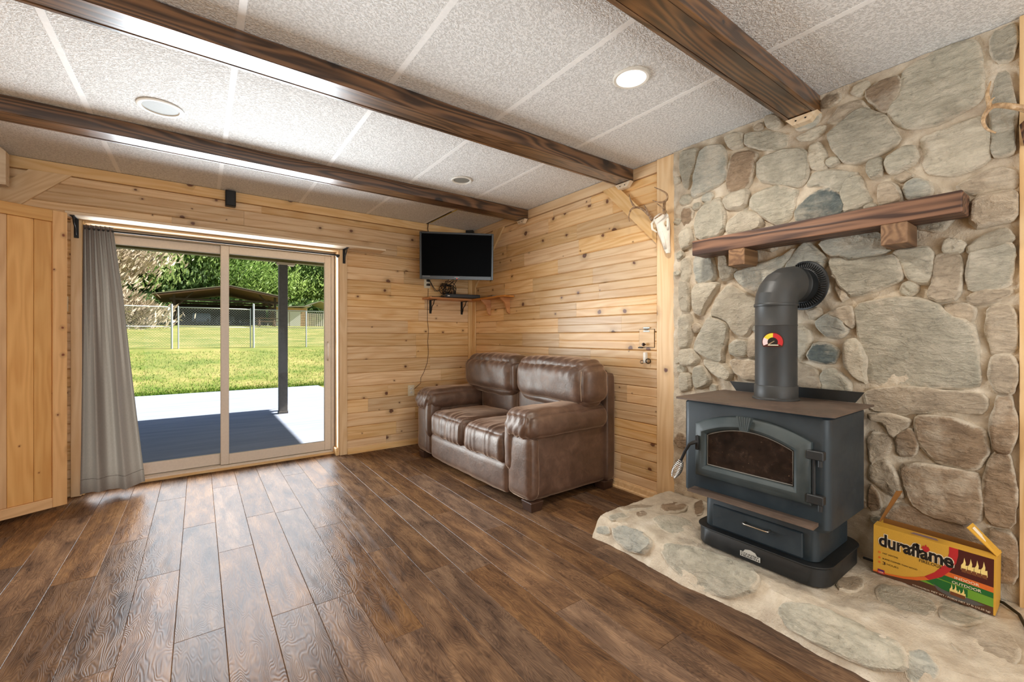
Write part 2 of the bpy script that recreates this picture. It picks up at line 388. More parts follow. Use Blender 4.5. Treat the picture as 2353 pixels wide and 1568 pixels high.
M['steel'] = plain('brushed_steel', RGB(196, 188, 176), .32, 1.)
M['iron'] = plain('black_iron', RGB(30, 29, 28), .5, .3)
M['black'] = plain('black_plastic', RGB(24, 25, 27), .38)
M['blackmatte'] = plain('black_cable', RGB(20, 19, 18), .55)
M['screen'] = plain('dark_screen', RGB(2, 2, 3), .35, spec=.02)
M['white'] = plain('white_plastic', RGB(232, 228, 218), .4)
M['ivory'] = plain('ivory_plastic', RGB(226, 216, 190), .4)
M['vinyl'] = plain('door_vinyl', RGB(214, 202, 188), .42)
M['bone'] = plain('bleached_bone', RGB(236, 228, 214), .6, bumpy=.3, bscale=40, var=.06)
M['horn'] = None
def horn_mat(nm='antler', a=RGB(98, 70, 48), b1=RGB(158, 126, 92), c=RGB(208, 182, 148)):
    m, t, b, o = mat(nm); v = coords(t, rnd=False)
    n = noise_t(t, coords(t, (20, 20, 20), False), 3., 5., .6)
    L(t, ramp(t, n, [(.3, a), (.55, b1), (.75, c)]), b.inputs['Base Color']); b.inputs['Roughness'].default_value = .45; bump(t, b, n, .3, .004); return m
M['horn'] = horn_mat(); M['pale_horn'] = horn_mat('pale_antler', RGB(150, 118, 84), RGB(196, 164, 124), RGB(226, 204, 172))
def glass_mat(name, tint=(1, 1, 1, 1), refl=1.):
    """thin pane: light goes straight through, with a Fresnel reflection"""
    m, t, b, o = mat(name); t.nodes.remove(b)
    tr = N(t, 'ShaderNodeBsdfTransparent'); tr.inputs[0].default_value = tint
    gl = N(t, 'ShaderNodeBsdfGlossy'); gl.inputs['Roughness'].default_value = .02
    fr = N(t, 'ShaderNodeFresnel', i_IOR=1.45); mx = N(t, 'ShaderNodeMixShader')
    L(t, mathn(t, 'MULTIPLY', fr.outputs[0], refl), mx.inputs[0]); L(t, tr.outputs[0], mx.inputs[1]); L(t, gl.outputs[0], mx.inputs[2]); L(t, mx.outputs[0], o.inputs[0]); return m
M['glass'] = glass_mat('window_glass', (.97, .985, .98, 1), .1)
M['bulb'] = glass_mat('clear_plastic', (.93, .93, .93, 1), 1.)
def stove_glass():
    m, t, b, o = mat('sooty_glass'); v = coords(t, rnd=False)
    n = noise_t(t, v, 14., 6., .7); n2 = noise_t(t, v, 90., 3.)
    col = ramp(t, n, [(.35, RGB(20, 17, 16)), (.6, RGB(46, 36, 31)), (.8, RGB(84, 66, 54))])
    col = mixc(t, maprange(t, n2, .68, .78), col, RGB(120, 100, 84))
    L(t, col, b.inputs['Base Color']); b.inputs['Roughness'].default_value = .06; b.inputs['Specular IOR Level'].default_value = .6; return m
M['sootglass'] = stove_glass()
def curtain_mat():
    m, t, b, o = mat('curtain_cloth'); v = coords(t, rnd=False)
    n = noise_t(t, coords(t, (400, 400, 60), False), 1., 2.)
    L(t, ramp(t, n, [(.3, RGB(84, 65, 57)), (.7, RGB(104, 83, 73))]), b.inputs['Base Color']); b.inputs['Roughness'].default_value = .7
    b.inputs['Sheen Weight'].default_value = .2; b.inputs['Specular IOR Level'].default_value = .3
    tl = N(t, 'ShaderNodeBsdfTranslucent'); tl.inputs[0].default_value = RGB(116, 108, 96); mx = N(t, 'ShaderNodeMixShader', n0=.18)
    L(t, b.outputs[0], mx.inputs[1]); L(t, tl.outputs[0], mx.inputs[2]); L(t, mx.outputs[0], o.inputs[0]); return m
M['curtain'] = curtain_mat()
def emit(name, col, s):
    m, t, b, o = mat(name); b.inputs['Base Color'].default_value = col; b.inputs['Emission Color'].default_value = col; b.inputs['Emission Strength'].default_value = s; return m
M['lamp'] = emit('lit_lens', RGB(255, 246, 232), 9.)
M['lens'] = plain('frosted_lens', RGB(134, 132, 124), .5)
M['led'] = emit('standby_led', RGB(255, 60, 30), 2.)
def flat(name, r, g, b_, rough=.45): return plain(name, RGB(r, g, b_), rough, bscale=200)
M['card_yellow'] = flat('yellow_card', 216, 166, 62); M['card_inside'] = flat('brown_card', 150, 100, 44, .7); M['card_black'] = flat('black_ink', 24, 18, 16)
M['card_cream'] = flat('cream_ink', 240, 226, 200); M['card_red'] = flat('red_ink', 190, 40, 44); M['card_orange'] = flat('orange_ink', 222, 110, 44)
M['card_maroon'] = flat('maroon_ink', 74, 22, 18); M['card_green'] = flat('green_ink', 30, 104, 44); M['card_lime'] = flat('lime_ink', 110, 160, 50)
M['card_flame'] = flat('flame_ink', 248, 222, 140); M['card_wood'] = flat('log_ink', 120, 70, 40); M['card_grey'] = flat('bowl_ink', 92, 90, 88); M['card_brown'] = flat('deck_ink', 86, 54, 36); M['card_blue'] = flat('blue_ink', 40, 50, 110)
M['grass'] = None
def grass_mat(name, a, b1, c):
    m, t, b, o = mat(name); v = coords(t, rnd=False, src='Object')
    n = noise_t(t, v, .9, 6., .65); n2 = noise_t(t, v, 14., 4., .7)
    f = mathn(t, 'ADD', mathn(t, 'MULTIPLY', n, .6), mathn(t, 'MULTIPLY', n2, .4))
    L(t, ramp(t, f, [(.34, a), (.5, b1), (.66, c)]), b.inputs['Base Color']); b.inputs['Roughness'].default_value = .8; b.inputs['Specular IOR Level'].default_value = .15; bump(t, b, n2, .4, .03); return m
M['grass'] = grass_mat('lawn', RGB(80, 106, 44), RGB(134, 137, 74), RGB(182, 162, 110))
M['blade'] = grass_mat('grass_blades', RGB(74, 116, 34), RGB(110, 138, 52), RGB(150, 148, 84))
def conc_mat():
    m, t, b, o = mat('concrete'); v = coords(t, rnd=False)
    n = noise_t(t, coords(t, (.5, 3, 1), False), 2.2, 5., .6); n2 = noise_t(t, v, 60., 4.)
    L(t, ramp(t, n, [(.3, RGB(142, 152, 174)), (.7, RGB(162, 170, 190))]), b.inputs['Base Color']); b.inputs['Roughness'].default_value = .85; bump(t, b, n2, .2, .004); return m
M['concrete'] = conc_mat()
M['porch'] = plain('porch_paint', RGB(120, 108, 56), .7, var=.1, bscale=12)
M['post'] = plain('porch_post_paint', RGB(96, 90, 84), .6, var=.15, bscale=20)
M['galv'] = plain('galvanised_steel', RGB(186, 190, 188), .5, .2)
M['roofmetal'] = plain('weathered_roof', RGB(150, 146, 128), .55, .2, var=.12, bscale=4)
M['rust'] = plain('brown_underside', RGB(92, 66, 44), .7, var=.2, bscale=4)
M['darkwood'] = plain('dark_timber', RGB(52, 42, 34), .8, var=.2)
M['siding'] = plain('tan_siding', RGB(190, 156, 118), .7)
M['shedwhite'] = plain('white_shed', RGB(214, 214, 210), .6)
def leaf_mat(name, a, b1, trans=.48):
    m, t, b, o = mat(name); v = coords(t, rnd=True)
    n = noise_t(t, v, .9, 4., .6)
    cr = ramp(t, n, [(.35, a), (.65, b1)]); L(t, cr, b.inputs['Base Color']); b.inputs['Roughness'].default_value = .55; b.inputs['Specular IOR Level'].default_value = .3
    tl = N(t, 'ShaderNodeBsdfTranslucent'); L(t, cr, tl.inputs[0]); mx = N(t, 'ShaderNodeMixShader', n0=trans); L(t, b.outputs[0], mx.inputs[1]); L(t, tl.outputs[0], mx.inputs[2]); L(t, mx.outputs[0], o.inputs[0]); return m
M['leaf_dark'] = leaf_mat('dark_leaves', RGB(64, 90, 50), RGB(116, 142, 84)); M['leaf_mid'] = leaf_mat('mid_leaves', RGB(100, 130, 66), RGB(164, 184, 112))
M['leaf_pine'] = leaf_mat('pine_needles', RGB(112, 144, 70), RGB(180, 202, 118)); M['leaf_dry'] = leaf_mat('dry_needles', RGB(140, 124, 104), RGB(204, 190, 168), .2)
M['bark'] = plain('bark', RGB(70, 56, 44), .9, bumpy=.5, bscale=8, var=.25)
# ------------------------------------------------------------------ the room shell
ZC, YB, XR, XL, YF = 2.435, 4.45, 2.65, -1.35, -2.6      # ceiling, back wall face, right wall face, left wall face, wall behind the camera
DX0, DX1, DZ = -.70, 1.124, 2.035                          # door opening
# floor: sub-floor slab with every laminate plank its own piece
fl = struct('floor', MB().box(XL-.2, XR+.1, YF-.1, 4.60, -.06, -.0075), M['darkwood'])
PW = .1637
def plank_me(w, ln):
    mb = MB(); b = .0016; h = .007
    x, y = ln/2, w/2
    mb.add([(-x,-y,-h),(x,-y,-h),(x,y,-h),(-x,y,-h),(-x,-y,-b),(x,-y,-b),(x,y,-b),(-x,y,-b),(-x+b,-y+b,0),(x-b,-y+b,0),(x-b,y-b,0),(-x+b,y-b,0)],
           [(0,3,2,1)]+[(i,(i+1)%4,4+(i+1)%4,4+i) for i in range(4)]+[(4+i,4+(i+1)%4,8+(i+1)%4,8+i) for i in range(4)]+[(8,9,10,11)])
    return mb
cache = {}
k0 = math.floor((XL-.085)/PW)
x = .085+k0*PW; ri = 0
starts = [random.uniform(0, 1.22) for _ in range(60)]
while x < XR-.005:
    x0, x1 = max(x, XL), min(x+PW, XR-.005)
    if x1-x0 > .02:
        y = 4.585-starts[ri]; ys = [4.585]
        while y > YF: ys.append(y); y -= 1.22
        ys.append(YF)
        for a, c in zip(ys[:-1], ys[1:]):
            if a-c < .06: continue
            ln = round(a-c-.0006, 4); key = (round(x1-x0, 3), ln)
            if key not in cache: cache[key] = new_mesh('plank', plank_me(x1-x0-.0006, ln), M['floor'], False)
            obj('plank', None, None, fl, loc=((x0+x1)/2, (a+c)/2, 0), rot=(0, 0, PI/2 if random.random() < .5 else -PI/2), me=cache[key])
    x += PW; ri += 1
# ceiling: slab, 2x4 panels and the strips between them
ce = struct('ceiling', MB().box(XL-.2, XR+.2, YF-.1, YB+.2, ZC+.014, ZC+.08), M['white'])
gx = [XL, -1.115, -.495, .135, .770, 1.392, 2.030, XR]; gy = [YF, -1.55, -.30, .945, 2.15, 3.43, YB]
for i in range(7):
    for j in range(6):
        x0, x1, y0, y1 = gx[i]+.004, gx[i+1]-.004, gy[j]+.004, gy[j+1]-.004
        cx, cy = (x0+x1)/2, (y0+y1)/2
        drop = .0
        mb = MB().box(x0-cx, x1-cx, y0-cy, y1-cy, 0, .013)
        obj('ceiling_tile', mb, M['ceiling'], ce, loc=(cx, cy, ZC-drop))
for i in range(1, 7):
    for j in range(6):
        mb = MB().box(gx[i]-.013, gx[i]+.013, gy[j]+.07 if 0 < j < 6 else gy[j], gy[j+1]-.07 if j < 5 else gy[j+1], ZC-.0015, ZC+.012)
        obj('seam_strip', mb, M['grid'], ce)
# the opened joint beside the television
o = obj('open_joint', MB().box(2.046, 2.060, 3.86, 4.44, ZC-.004, ZC-.0016), M['blackmatte'], ce)
o = obj('insulation_edge', MB().box(2.061, 2.070, 3.70, 4.36, ZC-.005, ZC-.0016), plain('yellow_insulation', RGB(214, 190, 80), .9), ce)

# boards -------------------------------------------------------------
BH = .1345
def board_me(ln, h=BH, t=.018):
    if h > .1:
        p = [(0,0),(t-.009,0.0003),(t-.006,.0022),(t,.0065),(t,h/2-.0045),(t-.0045,h/2-.0005),(t-.0045,h/2+.0005),(t,h/2+.0045),(t,h-.0065),(t-.006,h-.0022),(t-.009,h-.0003),(0,h)]
    else:
        p = [(0,0),(t-.009,0.0003),(t,.0065),(t,h-.0065),(t-.009,h-.0003),(0,h)]
    return MB().prism([(a, c-h/2) for a, c in p], 'x', -ln/2, ln/2)
bcache = {}
def board(parent, wall, a0, a1, z0, h=BH, face=None):
    """wall 'back': a is world X, face at YB; 'right': a is world Y, face at XR; 'left'"""
    ln = round(a1-a0-.0008, 3)
    if ln < .02: return
    key = (ln, round(h, 4))
    if key not in bcache: bcache[key] = new_mesh('board', board_me(ln, h), M['pine'], False)
    c = (a0+a1)/2; z = z0+h/2
    if wall == 'back': loc, rz = (c, YB+.018, z), PI
    elif wall == 'right': loc, rz = (XR+.018, c, z), PI/2
    elif wall == 'left': loc, rz = (XL-.018, c, z), -PI/2
    else: loc, rz = (c, YF-.018, z), 0
    return obj('board', None, None, parent, loc=loc, rot=(0, 0, rz), me=bcache[key])
def courses(parent, wall, a0, a1, zlo, zhi, lens=(.8, 2.2), seed=1, cuts=()):
    r = random.Random(seed); z = 0.; row = 0
    while z < zhi-.004:
        z0, z1 = max(z, zlo), min(z+BH, zhi)
        if z1-z0 > .012:
            pts = [a0]; a = a0+r.uniform(.2, lens[1]*.8)
            while a < a1-.25: pts.append(a); a += r.uniform(*lens)
            pts.append(a1)
            for p, q in zip(pts[:-1], pts[1:]): board(parent, wall, p, q, z0, z1-z0)
        z += BH; row += 1
# back wall
wb = struct('wall_back', MB().box(XL-.2, DX0-.001, YB+.0185, 4.72, -.1, 2.6).box(DX1+.001, XR+.2, YB+.0185, 4.72, -.1, 2.6).box(DX0-.001, DX1+.001, YB+.0185, 4.72, DZ+.001, 2.6), M['siding'])
courses(wb, 'back', DX1+.071, XR-.002, 0, DZ, (.7, 1.3), 3)
courses(wb, 'back', XL, DX0-.06, 0, DZ, (3, 4), 4)
courses(wb, 'back', XL, XR-.002, DZ, 2.35, (1.0, 2.2), 5)
# right wall: pine in front of the sofa wall, stone at the stove
wr = struct('wall_right', MB().box(XR+.0185, XR+.16, YF-.2, YB+.3, -.1, 2.6), M['darkwood'])
courses(wr, 'right', 1.885, YB, 0, 2.35, (.45, 1.35), 12)
courses(wr, 'right', YF, .075, 0, 2.35, (1.0, 2.2), 13)
wl = struct('wall_left', MB().box(XL-.2, XL-.0185, YF-.2, YB+.02, -.1, 2.6), M['siding'])
courses(wl, 'left', YF, YB, 0, 2.35, (1.0, 2.4), 14)
wf = struct('wall_front', MB().box(XL-.2, XR+.2, YF-.2, YF-.0185, -.1, 2.6), M['siding'])
courses(wf, 'front', XL, XR, 0, 2.43, (1.2, 2.6), 15)
# plain boards under the ceiling
def trimboard(name, mb_args, m='pine_trim', parent=None, bev=.002, rot=None):
    x0, x1, y0, y1, z0, z1 = mb_args
    c = ((x0+x1)/2, (y0+y1)/2, (z0+z1)/2); sx, sy, sz = (x1-x0)/2, (y1-y0)/2, (z1-z0)/2
    # local X along the longest side so that the grain follows it
    if sx >= sy and sx >= sz: mb = MB().box(-sx, sx, -sy, sy, -sz, sz, bev); r = (0, 0, 0)
    elif sy >= sz: mb = MB().box(-sy, sy, -sx, sx, -sz, sz, bev); r = (0, 0, PI/2)
    else: mb = MB().box(-sz, sz, -sy, sy, -sx, sx, bev); r = (0, -PI/2, 0)
    o = obj(name, mb, M[m], parent, loc=c, rot=r)
    if parent is None: o['kind'] = 'structure'
    return o
trimboard('trim_1', (XL, XR-.001, YB-.012, YB+.017, 2.352, ZC-.003))
trimboard('trim_2', (XR-.012, XR+.017, 1.872, YB-.013, 2.352, ZC-.003))
trimboard('trim_3', (XL-.017, XL+.012, YF, YB-.013, 2.352, ZC-.003))
# post between the pine and the stone, corner boards
tp = trimboard('trim_4', (XR-.022, XR+.017, 1.728, 1.870, 0.002, ZC-.003))
trimboard('trim_5', (2.585, XR-.001, YB-.016, YB-.001, .052, 2.35))
trimboard('trim_6', (XR-.016, XR-.001, YB-.08, YB-.017, .052, 2.35))
trimboard('trim_7', (XR-.055, XR+.017, .075, .197, 0.002, ZC-.003))
# baseboards
def baseboard(name, axis, a0, a1, face):
    p = [(0, .001), (.026, .001), (.026, .012), (.014, .018), (.012, .048), (.009, .056), (0, .056)]
    if axis == 'x': mb = MB().prism([(-(q[0]), q[1]) for q in p][::-1], 'x', a0, a1); mb.v = [(v[0], v[1]+face, v[2]) for v in mb.v]
    else: mb = MB().prism([(-q[0], q[1]) for q in p], 'y', a0, a1); mb.v = [(v[0]+face, v[1], v[2]) for v in mb.v]
    return struct(name, mb, M['pine_trim'])
baseboard('baseboard_back', 'x', DX1+.073, XR-.03, YB)
baseboard('baseboard_right', 'y', 1.78, YB-.03, XR)
# casings round the sliding door
trimboard('trim_8', (DX1, DX1+.070, YB-.016, YB-.0002, 0.002, 2.036))
trimboard('trim_9', (DX0-.058, DX0, YB-.016, YB-.0002, 0.002, 2.036))
trimboard('trim_10', (DX1-.014, DX1-.0005, YB-.0, 4.57, 0.002, DZ))
trimboard('trim_11', (DX0+.0005, DX0+.014, YB, 4.57, 0.002, DZ))
trimboard('trim_12', (DX0+.015, DX1-.015, YB, 4.57, DZ-.014, DZ-.0005))
trimboard('trim_13', (DX0+.015, DX1-.015, 4.545, 4.585, 0.001, .018))
trimboard('trim_14', (DX1-.032, DX1-.0145, YB-.004, 4.56, .001, .075))
# corner braces
def brace(name, wall, pts, grain_ang, t=.02):
    c = (sum(p[0] for p in pts)/len(pts), sum(p[1] for p in pts)/len(pts))
    ca, sa = math.cos(-grain_ang), math.sin(-grain_ang)
    q = [((p[0]-c[0])*ca-(p[1]-c[1])*sa, (p[0]-c[0])*sa+(p[1]-c[1])*ca) for p in pts]
    mb = MB().prism(q, 'y', 0, t)         # local: X along the grain, Z up, thickness +Y
    if wall == 'back': o = obj(name, mb, M['pine_trim'], None, loc=(c[0], YB-t-.0005, c[1]), rot=(0, -grain_ang, 0))
    else:
        o = obj(name, mb, M['pine_trim'], None, loc=(XR-.0005-t, c[0], c[1]))
        o.rotation_euler = (Matrix(((0, 1, 0), (1, 0, 0), (0, 0, 1)))  # mirrored frame is replaced below
                            ).to_euler()
        # local X -> world Y, local Y -> world X
        R = Matrix.Rotation(PI/2, 4, 'Z') @ Matrix.Rotation(-grain_ang, 4, 'Y')
        o.rotation_euler = R.to_euler(); o.location = (XR-.0005, c[0], c[1])
    o['kind'] = 'structure'; return o
brace('trim_15', 'back', [(-.752, 2.351), (-.965, 2.351), (-1.30, 2.016), (-1.30, 1.803)], PI/4)
brace('trim_16', 'right', [(1.873, 1.84), (1.873, 1.985), (2.235, 2.351), (2.38, 2.351)], PI/4, .022)
brace('trim_17', 'right', [(4.36, 1.76), (4.36, 1.96), (3.975, 2.351), (3.775, 2.351)], -PI/4)

# beams -----------------------------------------------------------------
def beam(y0, y1, label):
    t = thing('ceiling_beam', label, 'beam', ((XL+XR)/2, (y0+y1)/2, ZC), 'stained ceiling beams')
    def b(n, ya, yb, za, zb):
        c = ((XL+XR)/2, (ya+yb)/2, (za+zb)/2)
        obj(n, MB().box(-(XR-XL)/2+.002, (XR-XL)/2-.016, -(yb-ya)/2, (yb-ya)/2, -(zb-za)/2, (zb-za)/2, .0025), M['beam'], t, loc=c)
    b('side_board', y0, y0+.019, 2.343, ZC-.002)
    b('bottom_board', y0+.0195, y1-.0195, 2.346, 2.366)
    b('side_board', y1-.019, y1, 2.343, ZC-.002)
beam(3.355, 3.502, 'dark stained wooden ceiling beam nearest the sliding door')
beam(2.078, 2.222, 'dark stained wooden ceiling beam that ends just above the antlered skull')
beam(.870, 1.017, 'dark stained wooden ceiling beam that ends on the stone wall')
# small bearing blocks under the beam ends
def bearing(y0, y1, label, x0=2.597):
    t = thing('beam_block', label, 'wood block', (2.62, (y0+y1)/2, 2.32), 'bearing blocks under the beams')
    obj('block', MB().prism([(y0, 2.342), (y1, 2.342), (y1-.035, 2.303), (y0+.035, 2.303)], 'x', x0, 2.632), M['pine_raw'], t)
    for f in (.36, .66):
        obj('screw', MB().lathe([(.004, 0), (.004, .003)], (x0-.0025, y0+(y1-y0)*f, 2.322), (1, 0, 0), 8), M['iron'], t)
bearing(3.36, 3.50, 'small pale wood block under the beam near the television')
bearing(2.075, 2.225, 'small pale wood block under the beam above the skull')
bearing(.865, 1.015, 'small pale wood block under the beam on the stone wall', 2.56)

# recessed downlights
def downlight(x, y, r, lit, label):
    t = thing('recessed_light', label, 'ceiling light', (x, y, ZC), 'recessed ceiling lights')
    obj('trim_ring', MB().lathe([(r, -.0016), (r, -.006), (r*.93, -.010), (r*.80, -.008), (r*.76, -.0025), (r*.76, -.0016)], (x, y, ZC), n=40, caps=False), M['white'], t, smooth=40)
    obj('lens', MB().lathe([(r*.765, -.0024), (r*.4, -.0030), (.0005, -.0034)], (x, y, ZC), n=40, caps=False), M['lamp' if lit else 'lens'], t, smooth=True)
    if lit:
        l = bpy.data.lights.new('downlight', 'SPOT'); l.energy = 58; l.spot_size = math.radians(165); l.spot_blend = .6; l.color = (1, .93, .84); l.shadow_soft_size = .06
        o = bpy.data.objects.new('downlight_glow', l); C.objects.link(o); o.parent = t; o.location = (0, 0, -.03)
downlight(1.695, 1.35, .088, True, 'lit round recessed ceiling light between two beams near the stone wall')
downlight(-.17, 3.045, .104, False, 'unlit round recessed ceiling light between beams, nearest the plank door')
downlight(1.705, 3.035, .085, False, 'unlit round recessed ceiling light between beams, nearest the television')
for (x, y) in ((.4, -.9), (1.7, -.9), (-.6, .4)):      # assumed further ceiling lights out of view, added as fill
    l = bpy.data.lights.new('downlight', 'SPOT'); l.energy = 24; l.spot_size = math.radians(165); l.spot_blend = .6; l.color = (1, .93, .84); l.shadow_soft_size = .06
    o = bpy.data.objects.new('downlight_glow', l); C.objects.link(o); o.location = (x, y, ZC-.03)

# ------------------------------------------------------------------ stone wall
STONES="g 1660,2406 1538,2378 1545,2323 1588,2236 1612,2159 1644,2172 1664,2303;b 1515,2341 1467,2367 1388,2353 1361,2248 1354,2178 1375,2137 1452,2118 1557,2083 1576,2102 1549,2210;r 1314,2273 1204,2248 1186,2223 1195,2168 1229,2062 1334,2054 1351,2096 1340,2208;w 1340,2039 1242,2039 1236,1999 1242,1948 1347,1960 1371,2007;g 1161,2189 1051,2201 938,2168 927,2082 938,2015 964,1984 1045,2028 1168,2076;g 1180,2000 1085,2009 1034,1994 977,1961 996,1888 1018,1814 1068,1807 1108,1834 1204,1926 1204,1977;d 977,1847 948,1894 897,1921 833,1941 809,1915 767,1843 772,1788 872,1782 969,1792;g 925,1970 895,2037 784,2008 712,1975 770,1954 789,1898 841,1963;g 770,1948 738,1972 703,1956 694,1889 656,1831 703,1805 765,1803 775,1872;w 920,2121 905,2180 870,2179 850,2120 841,2048 905,2063;g 1565,1934 1504,2012 1388,2039 1375,1817 1549,1808;w 1340,1878 1255,1912 1180,1881 1161,1839 1180,1798 1334,1799 1351,1840;r 1652,2019 1580,2016 1600,1934 1652,1916;w 1660,1873 1596,1889 1588,1786 1660,1762;w 1660,1681 1612,1688 1608,1549 1652,1547;b 1569,1696 1456,1687 1427,1537 1549,1522;b 1294,1563 1192,1582 1051,1613 980,1662 1007,1600 1051,1546 1108,1490 1168,1445 1217,1469 1287,1509;b 1023,1560 933,1678 902,1643 843,1565 872,1518 1007,1498;b 865,1668 745,1675 624,1675 611,1609 596,1582 677,1564 737,1562 772,1593 818,1589;g 814,1562 772,1569 737,1543 668,1548 588,1556 565,1523 549,1445 644,1404 728,1379 754,1413 790,1471;g 573,1571 468,1572 450,1532 444,1439 464,1414 515,1437 546,1511;t 436,1525 364,1526 361,1462 368,1346 418,1335 457,1367 436,1423;g 325,1518 282,1529 225,1547 214,1505 228,1446 222,1388 332,1366 329,1463;t 333,1350 228,1364 224,1348 294,1318 325,1317;g 718,1331 569,1351 448,1331 396,1257 331,1236 319,1131 313,1023 310,970 462,963 565,963 672,958 685,1060 700,1186;t 403,1308 330,1304 327,1246 364,1249 391,1271;t 279,1293 222,1296 209,1245 208,1125 266,1106 276,1185;w 398,1596 348,1568 364,1543 401,1549;w 330,1560 243,1610 227,1578 227,1558 282,1541 327,1532;t 267,1093 211,1099 209,1006 219,958 256,959 269,1023;r 256,932 218,937 211,852 209,782 225,720 262,721 269,776 263,866;r 267,701 222,711 213,610 210,427 284,425 289,598;t 680,915 565,943 429,941 305,945 293,919 299,877 316,854 422,862 515,844 530,826 663,827;r 491,823 429,821 348,814 294,787 290,703 311,641 335,629 422,636 462,676 493,734;r 563,713 517,759 504,716 504,652 559,639;t 658,811 538,804 527,790 571,716 591,723 603,775 661,782;t 663,710 599,716 587,690 607,632 661,572;r 548,583 483,604 394,605 319,610 310,557 301,425 368,387 490,404 526,472;t 658,557 603,596 579,561 555,493 548,446 585,446 658,493;r 660,463 640,428 627,374 663,348;r 283,383 211,392 205,218 257,207;r 604,351 534,414 434,379 299,390 290,206 476,161 596,191;w 1670,1544 1613,1533 1605,1351 1667,1362;w 1667,1313 1592,1311 1605,1114 1672,1106;w 1569,1504 1392,1510 1482,1401 1519,1319 1569,1349;w 1334,1491 1268,1430 1177,1378 1183,1305 1242,1180 1310,1207 1344,1284 1449,1316 1402,1424;g 1574,1104 1474,1285 1452,1300 1349,1243 1364,1156 1383,1088 1376,1017 1502,1060;g 1332,1126 1294,1147 1237,1142 1231,1105 1242,1069 1294,1067 1332,1084;t 1224,1138 1191,1154 1181,1074 1219,1061;g 1563,978 1505,975 1461,890 1549,842 1563,896;w 1495,1032 1382,1010 1324,956 1349,916 1417,938 1488,993;t 1324,1039 1174,1033 1174,931 1242,932 1304,977;w 1667,921 1605,925 1605,837 1667,816;w 1576,1086 1540,1033 1574,999 1658,995 1658,1084;w 972,1246 910,1183 925,1110 967,1049;d 920,1067 882,1145 788,1109 820,1039;b 879,1255 823,1287 779,1258 751,1210 790,1174 827,1186 865,1217;t 972,1037 897,1000 874,963 871,903 969,904;g 865,964 822,1022 751,950 746,905 862,898;w 761,1150 721,1157 689,1119 680,997 678,960 718,978 751,1035;t 824,1293 790,1309 740,1322 723,1250 740,1223 770,1267;t 803,1468 772,1461 749,1380 778,1365;g 544,2381 486,2412 394,2422 329,2414 311,2360 305,2265 300,2165 378,2124 464,2116 544,2143 591,2210 583,2259 559,2320;r 680,2354 617,2375 567,2372 563,2322 591,2257 606,2235 628,2259;g 268,2405 214,2411 211,2351 217,2281 256,2297;g 262,2233 225,2228 214,2133 211,2000 209,1905 274,1919 268,2067;w 477,2062 394,2069 313,2081 293,2032 282,1946 289,1897 361,1873 462,1910 469,2003;g 603,2003 514,2044 502,1972 561,1940 587,1948;g 665,2011 623,2017 622,1954 658,1944;g 826,2202 725,2273 694,2282 629,2228 582,2144 559,2081 627,2046 669,2039 721,2035 765,2060 807,2145;t 775,2330 707,2323 675,2274 714,2271 812,2262 829,2274;t 625,1883 606,1894 575,1875 560,1847 553,1807 617,1802;b 534,1860 495,1886 453,1831 460,1806 520,1803;g 1238,2376 1029,2296 1035,2220 1066,2216 1243,2303;w 1364,2400 1268,2382 1260,2310 1322,2316;w 1122,2411 1077,2405 1046,2352 1077,2343 1116,2371;t 361,1820 257,1855 204,1821 204,1767 292,1768 345,1791;t 317,1753 204,1750 204,1647 323,1637;w 967,2252 915,2256 850,2263 860,2238 890,2221 951,2232;w 1402,1675 1349,1677 1347,1603 1307,1591 1334,1534 1388,1533"
HSTONES="t 1754,302 1738,474 1700,588 1654,484 1680,389 1696,283;r 1635,554 1648,660 1574,705 1526,659 1504,560 1549,491 1598,501;g 1540,332 1516,443 1421,495 1348,428 1322,356 1345,291 1391,261 1469,285;r 1528,732 1524,831 1410,635 1432,597;g 1715,148 1701,289 1647,248 1669,131;r 1637,303 1644,373 1603,356 1601,286;b 1663,101 1572,128 1490,141 1389,115 1406,75 1434,38 1532,26 1624,44;b 1747,62 1691,85 1671,54 1744,34;g 1331,101 1319,152 1216,205 1062,234 948,226 881,154 888,99 921,70 983,27 1085,25 1172,36 1271,63;g 774,69 755,114 660,160 526,179 434,180 404,134 390,79 472,44 533,38 600,37 664,35 729,34;b 387,135 363,176 330,134 321,107 335,79 376,55;g 569,554 492,605 415,586 382,492 452,361 526,413;t 316,326 266,501 196,492 168,367 185,246 242,240;t 683,510 663,579 615,545 608,409 662,388;g 376,614 308,639 267,585 317,455 369,489"

def parse(s):
    out = []
    for e in s.split(';'):
        k = e.split(' '); out.append((k[0], [tuple(int(a)/1000 for a in p.split(',')) for p in k[1:]]))
    return out
def fr(p, s): return noise.noise(Vector(p)*s)
mw = MB(); ny, nz = 150, 220
for j in range(nz+1):
    for i in range(ny+1):
        y = .198+(1.727-.198)*i/ny; z = .02+(2.433-.02)*j/nz
        mw.v.append((2.617+.014*fr((1.3, y, z), 6)+.008*fr((7, y, z), 20)+.004*fr((3, y, z), 55), y, z))
for j in range(nz):
    for i in range(ny):
        a = j*(ny+1)+i; mw.f.append((a, a+ny+1, a+ny+2, a+1))
obj('mortar', mw, M['mortar'], wr, smooth=True)
def chaikin(P, k=2):
    for _ in range(k):
        Q = []
        for i in range(len(P)):
            a, b = P[i], P[(i+1) % len(P)]
            Q += [(a[0]*.82+b[0]*.18, a[1]*.82+b[1]*.18), (a[0]*.18+b[0]*.82, a[1]*.18+b[1]*.82)]
        P = Q
    return P
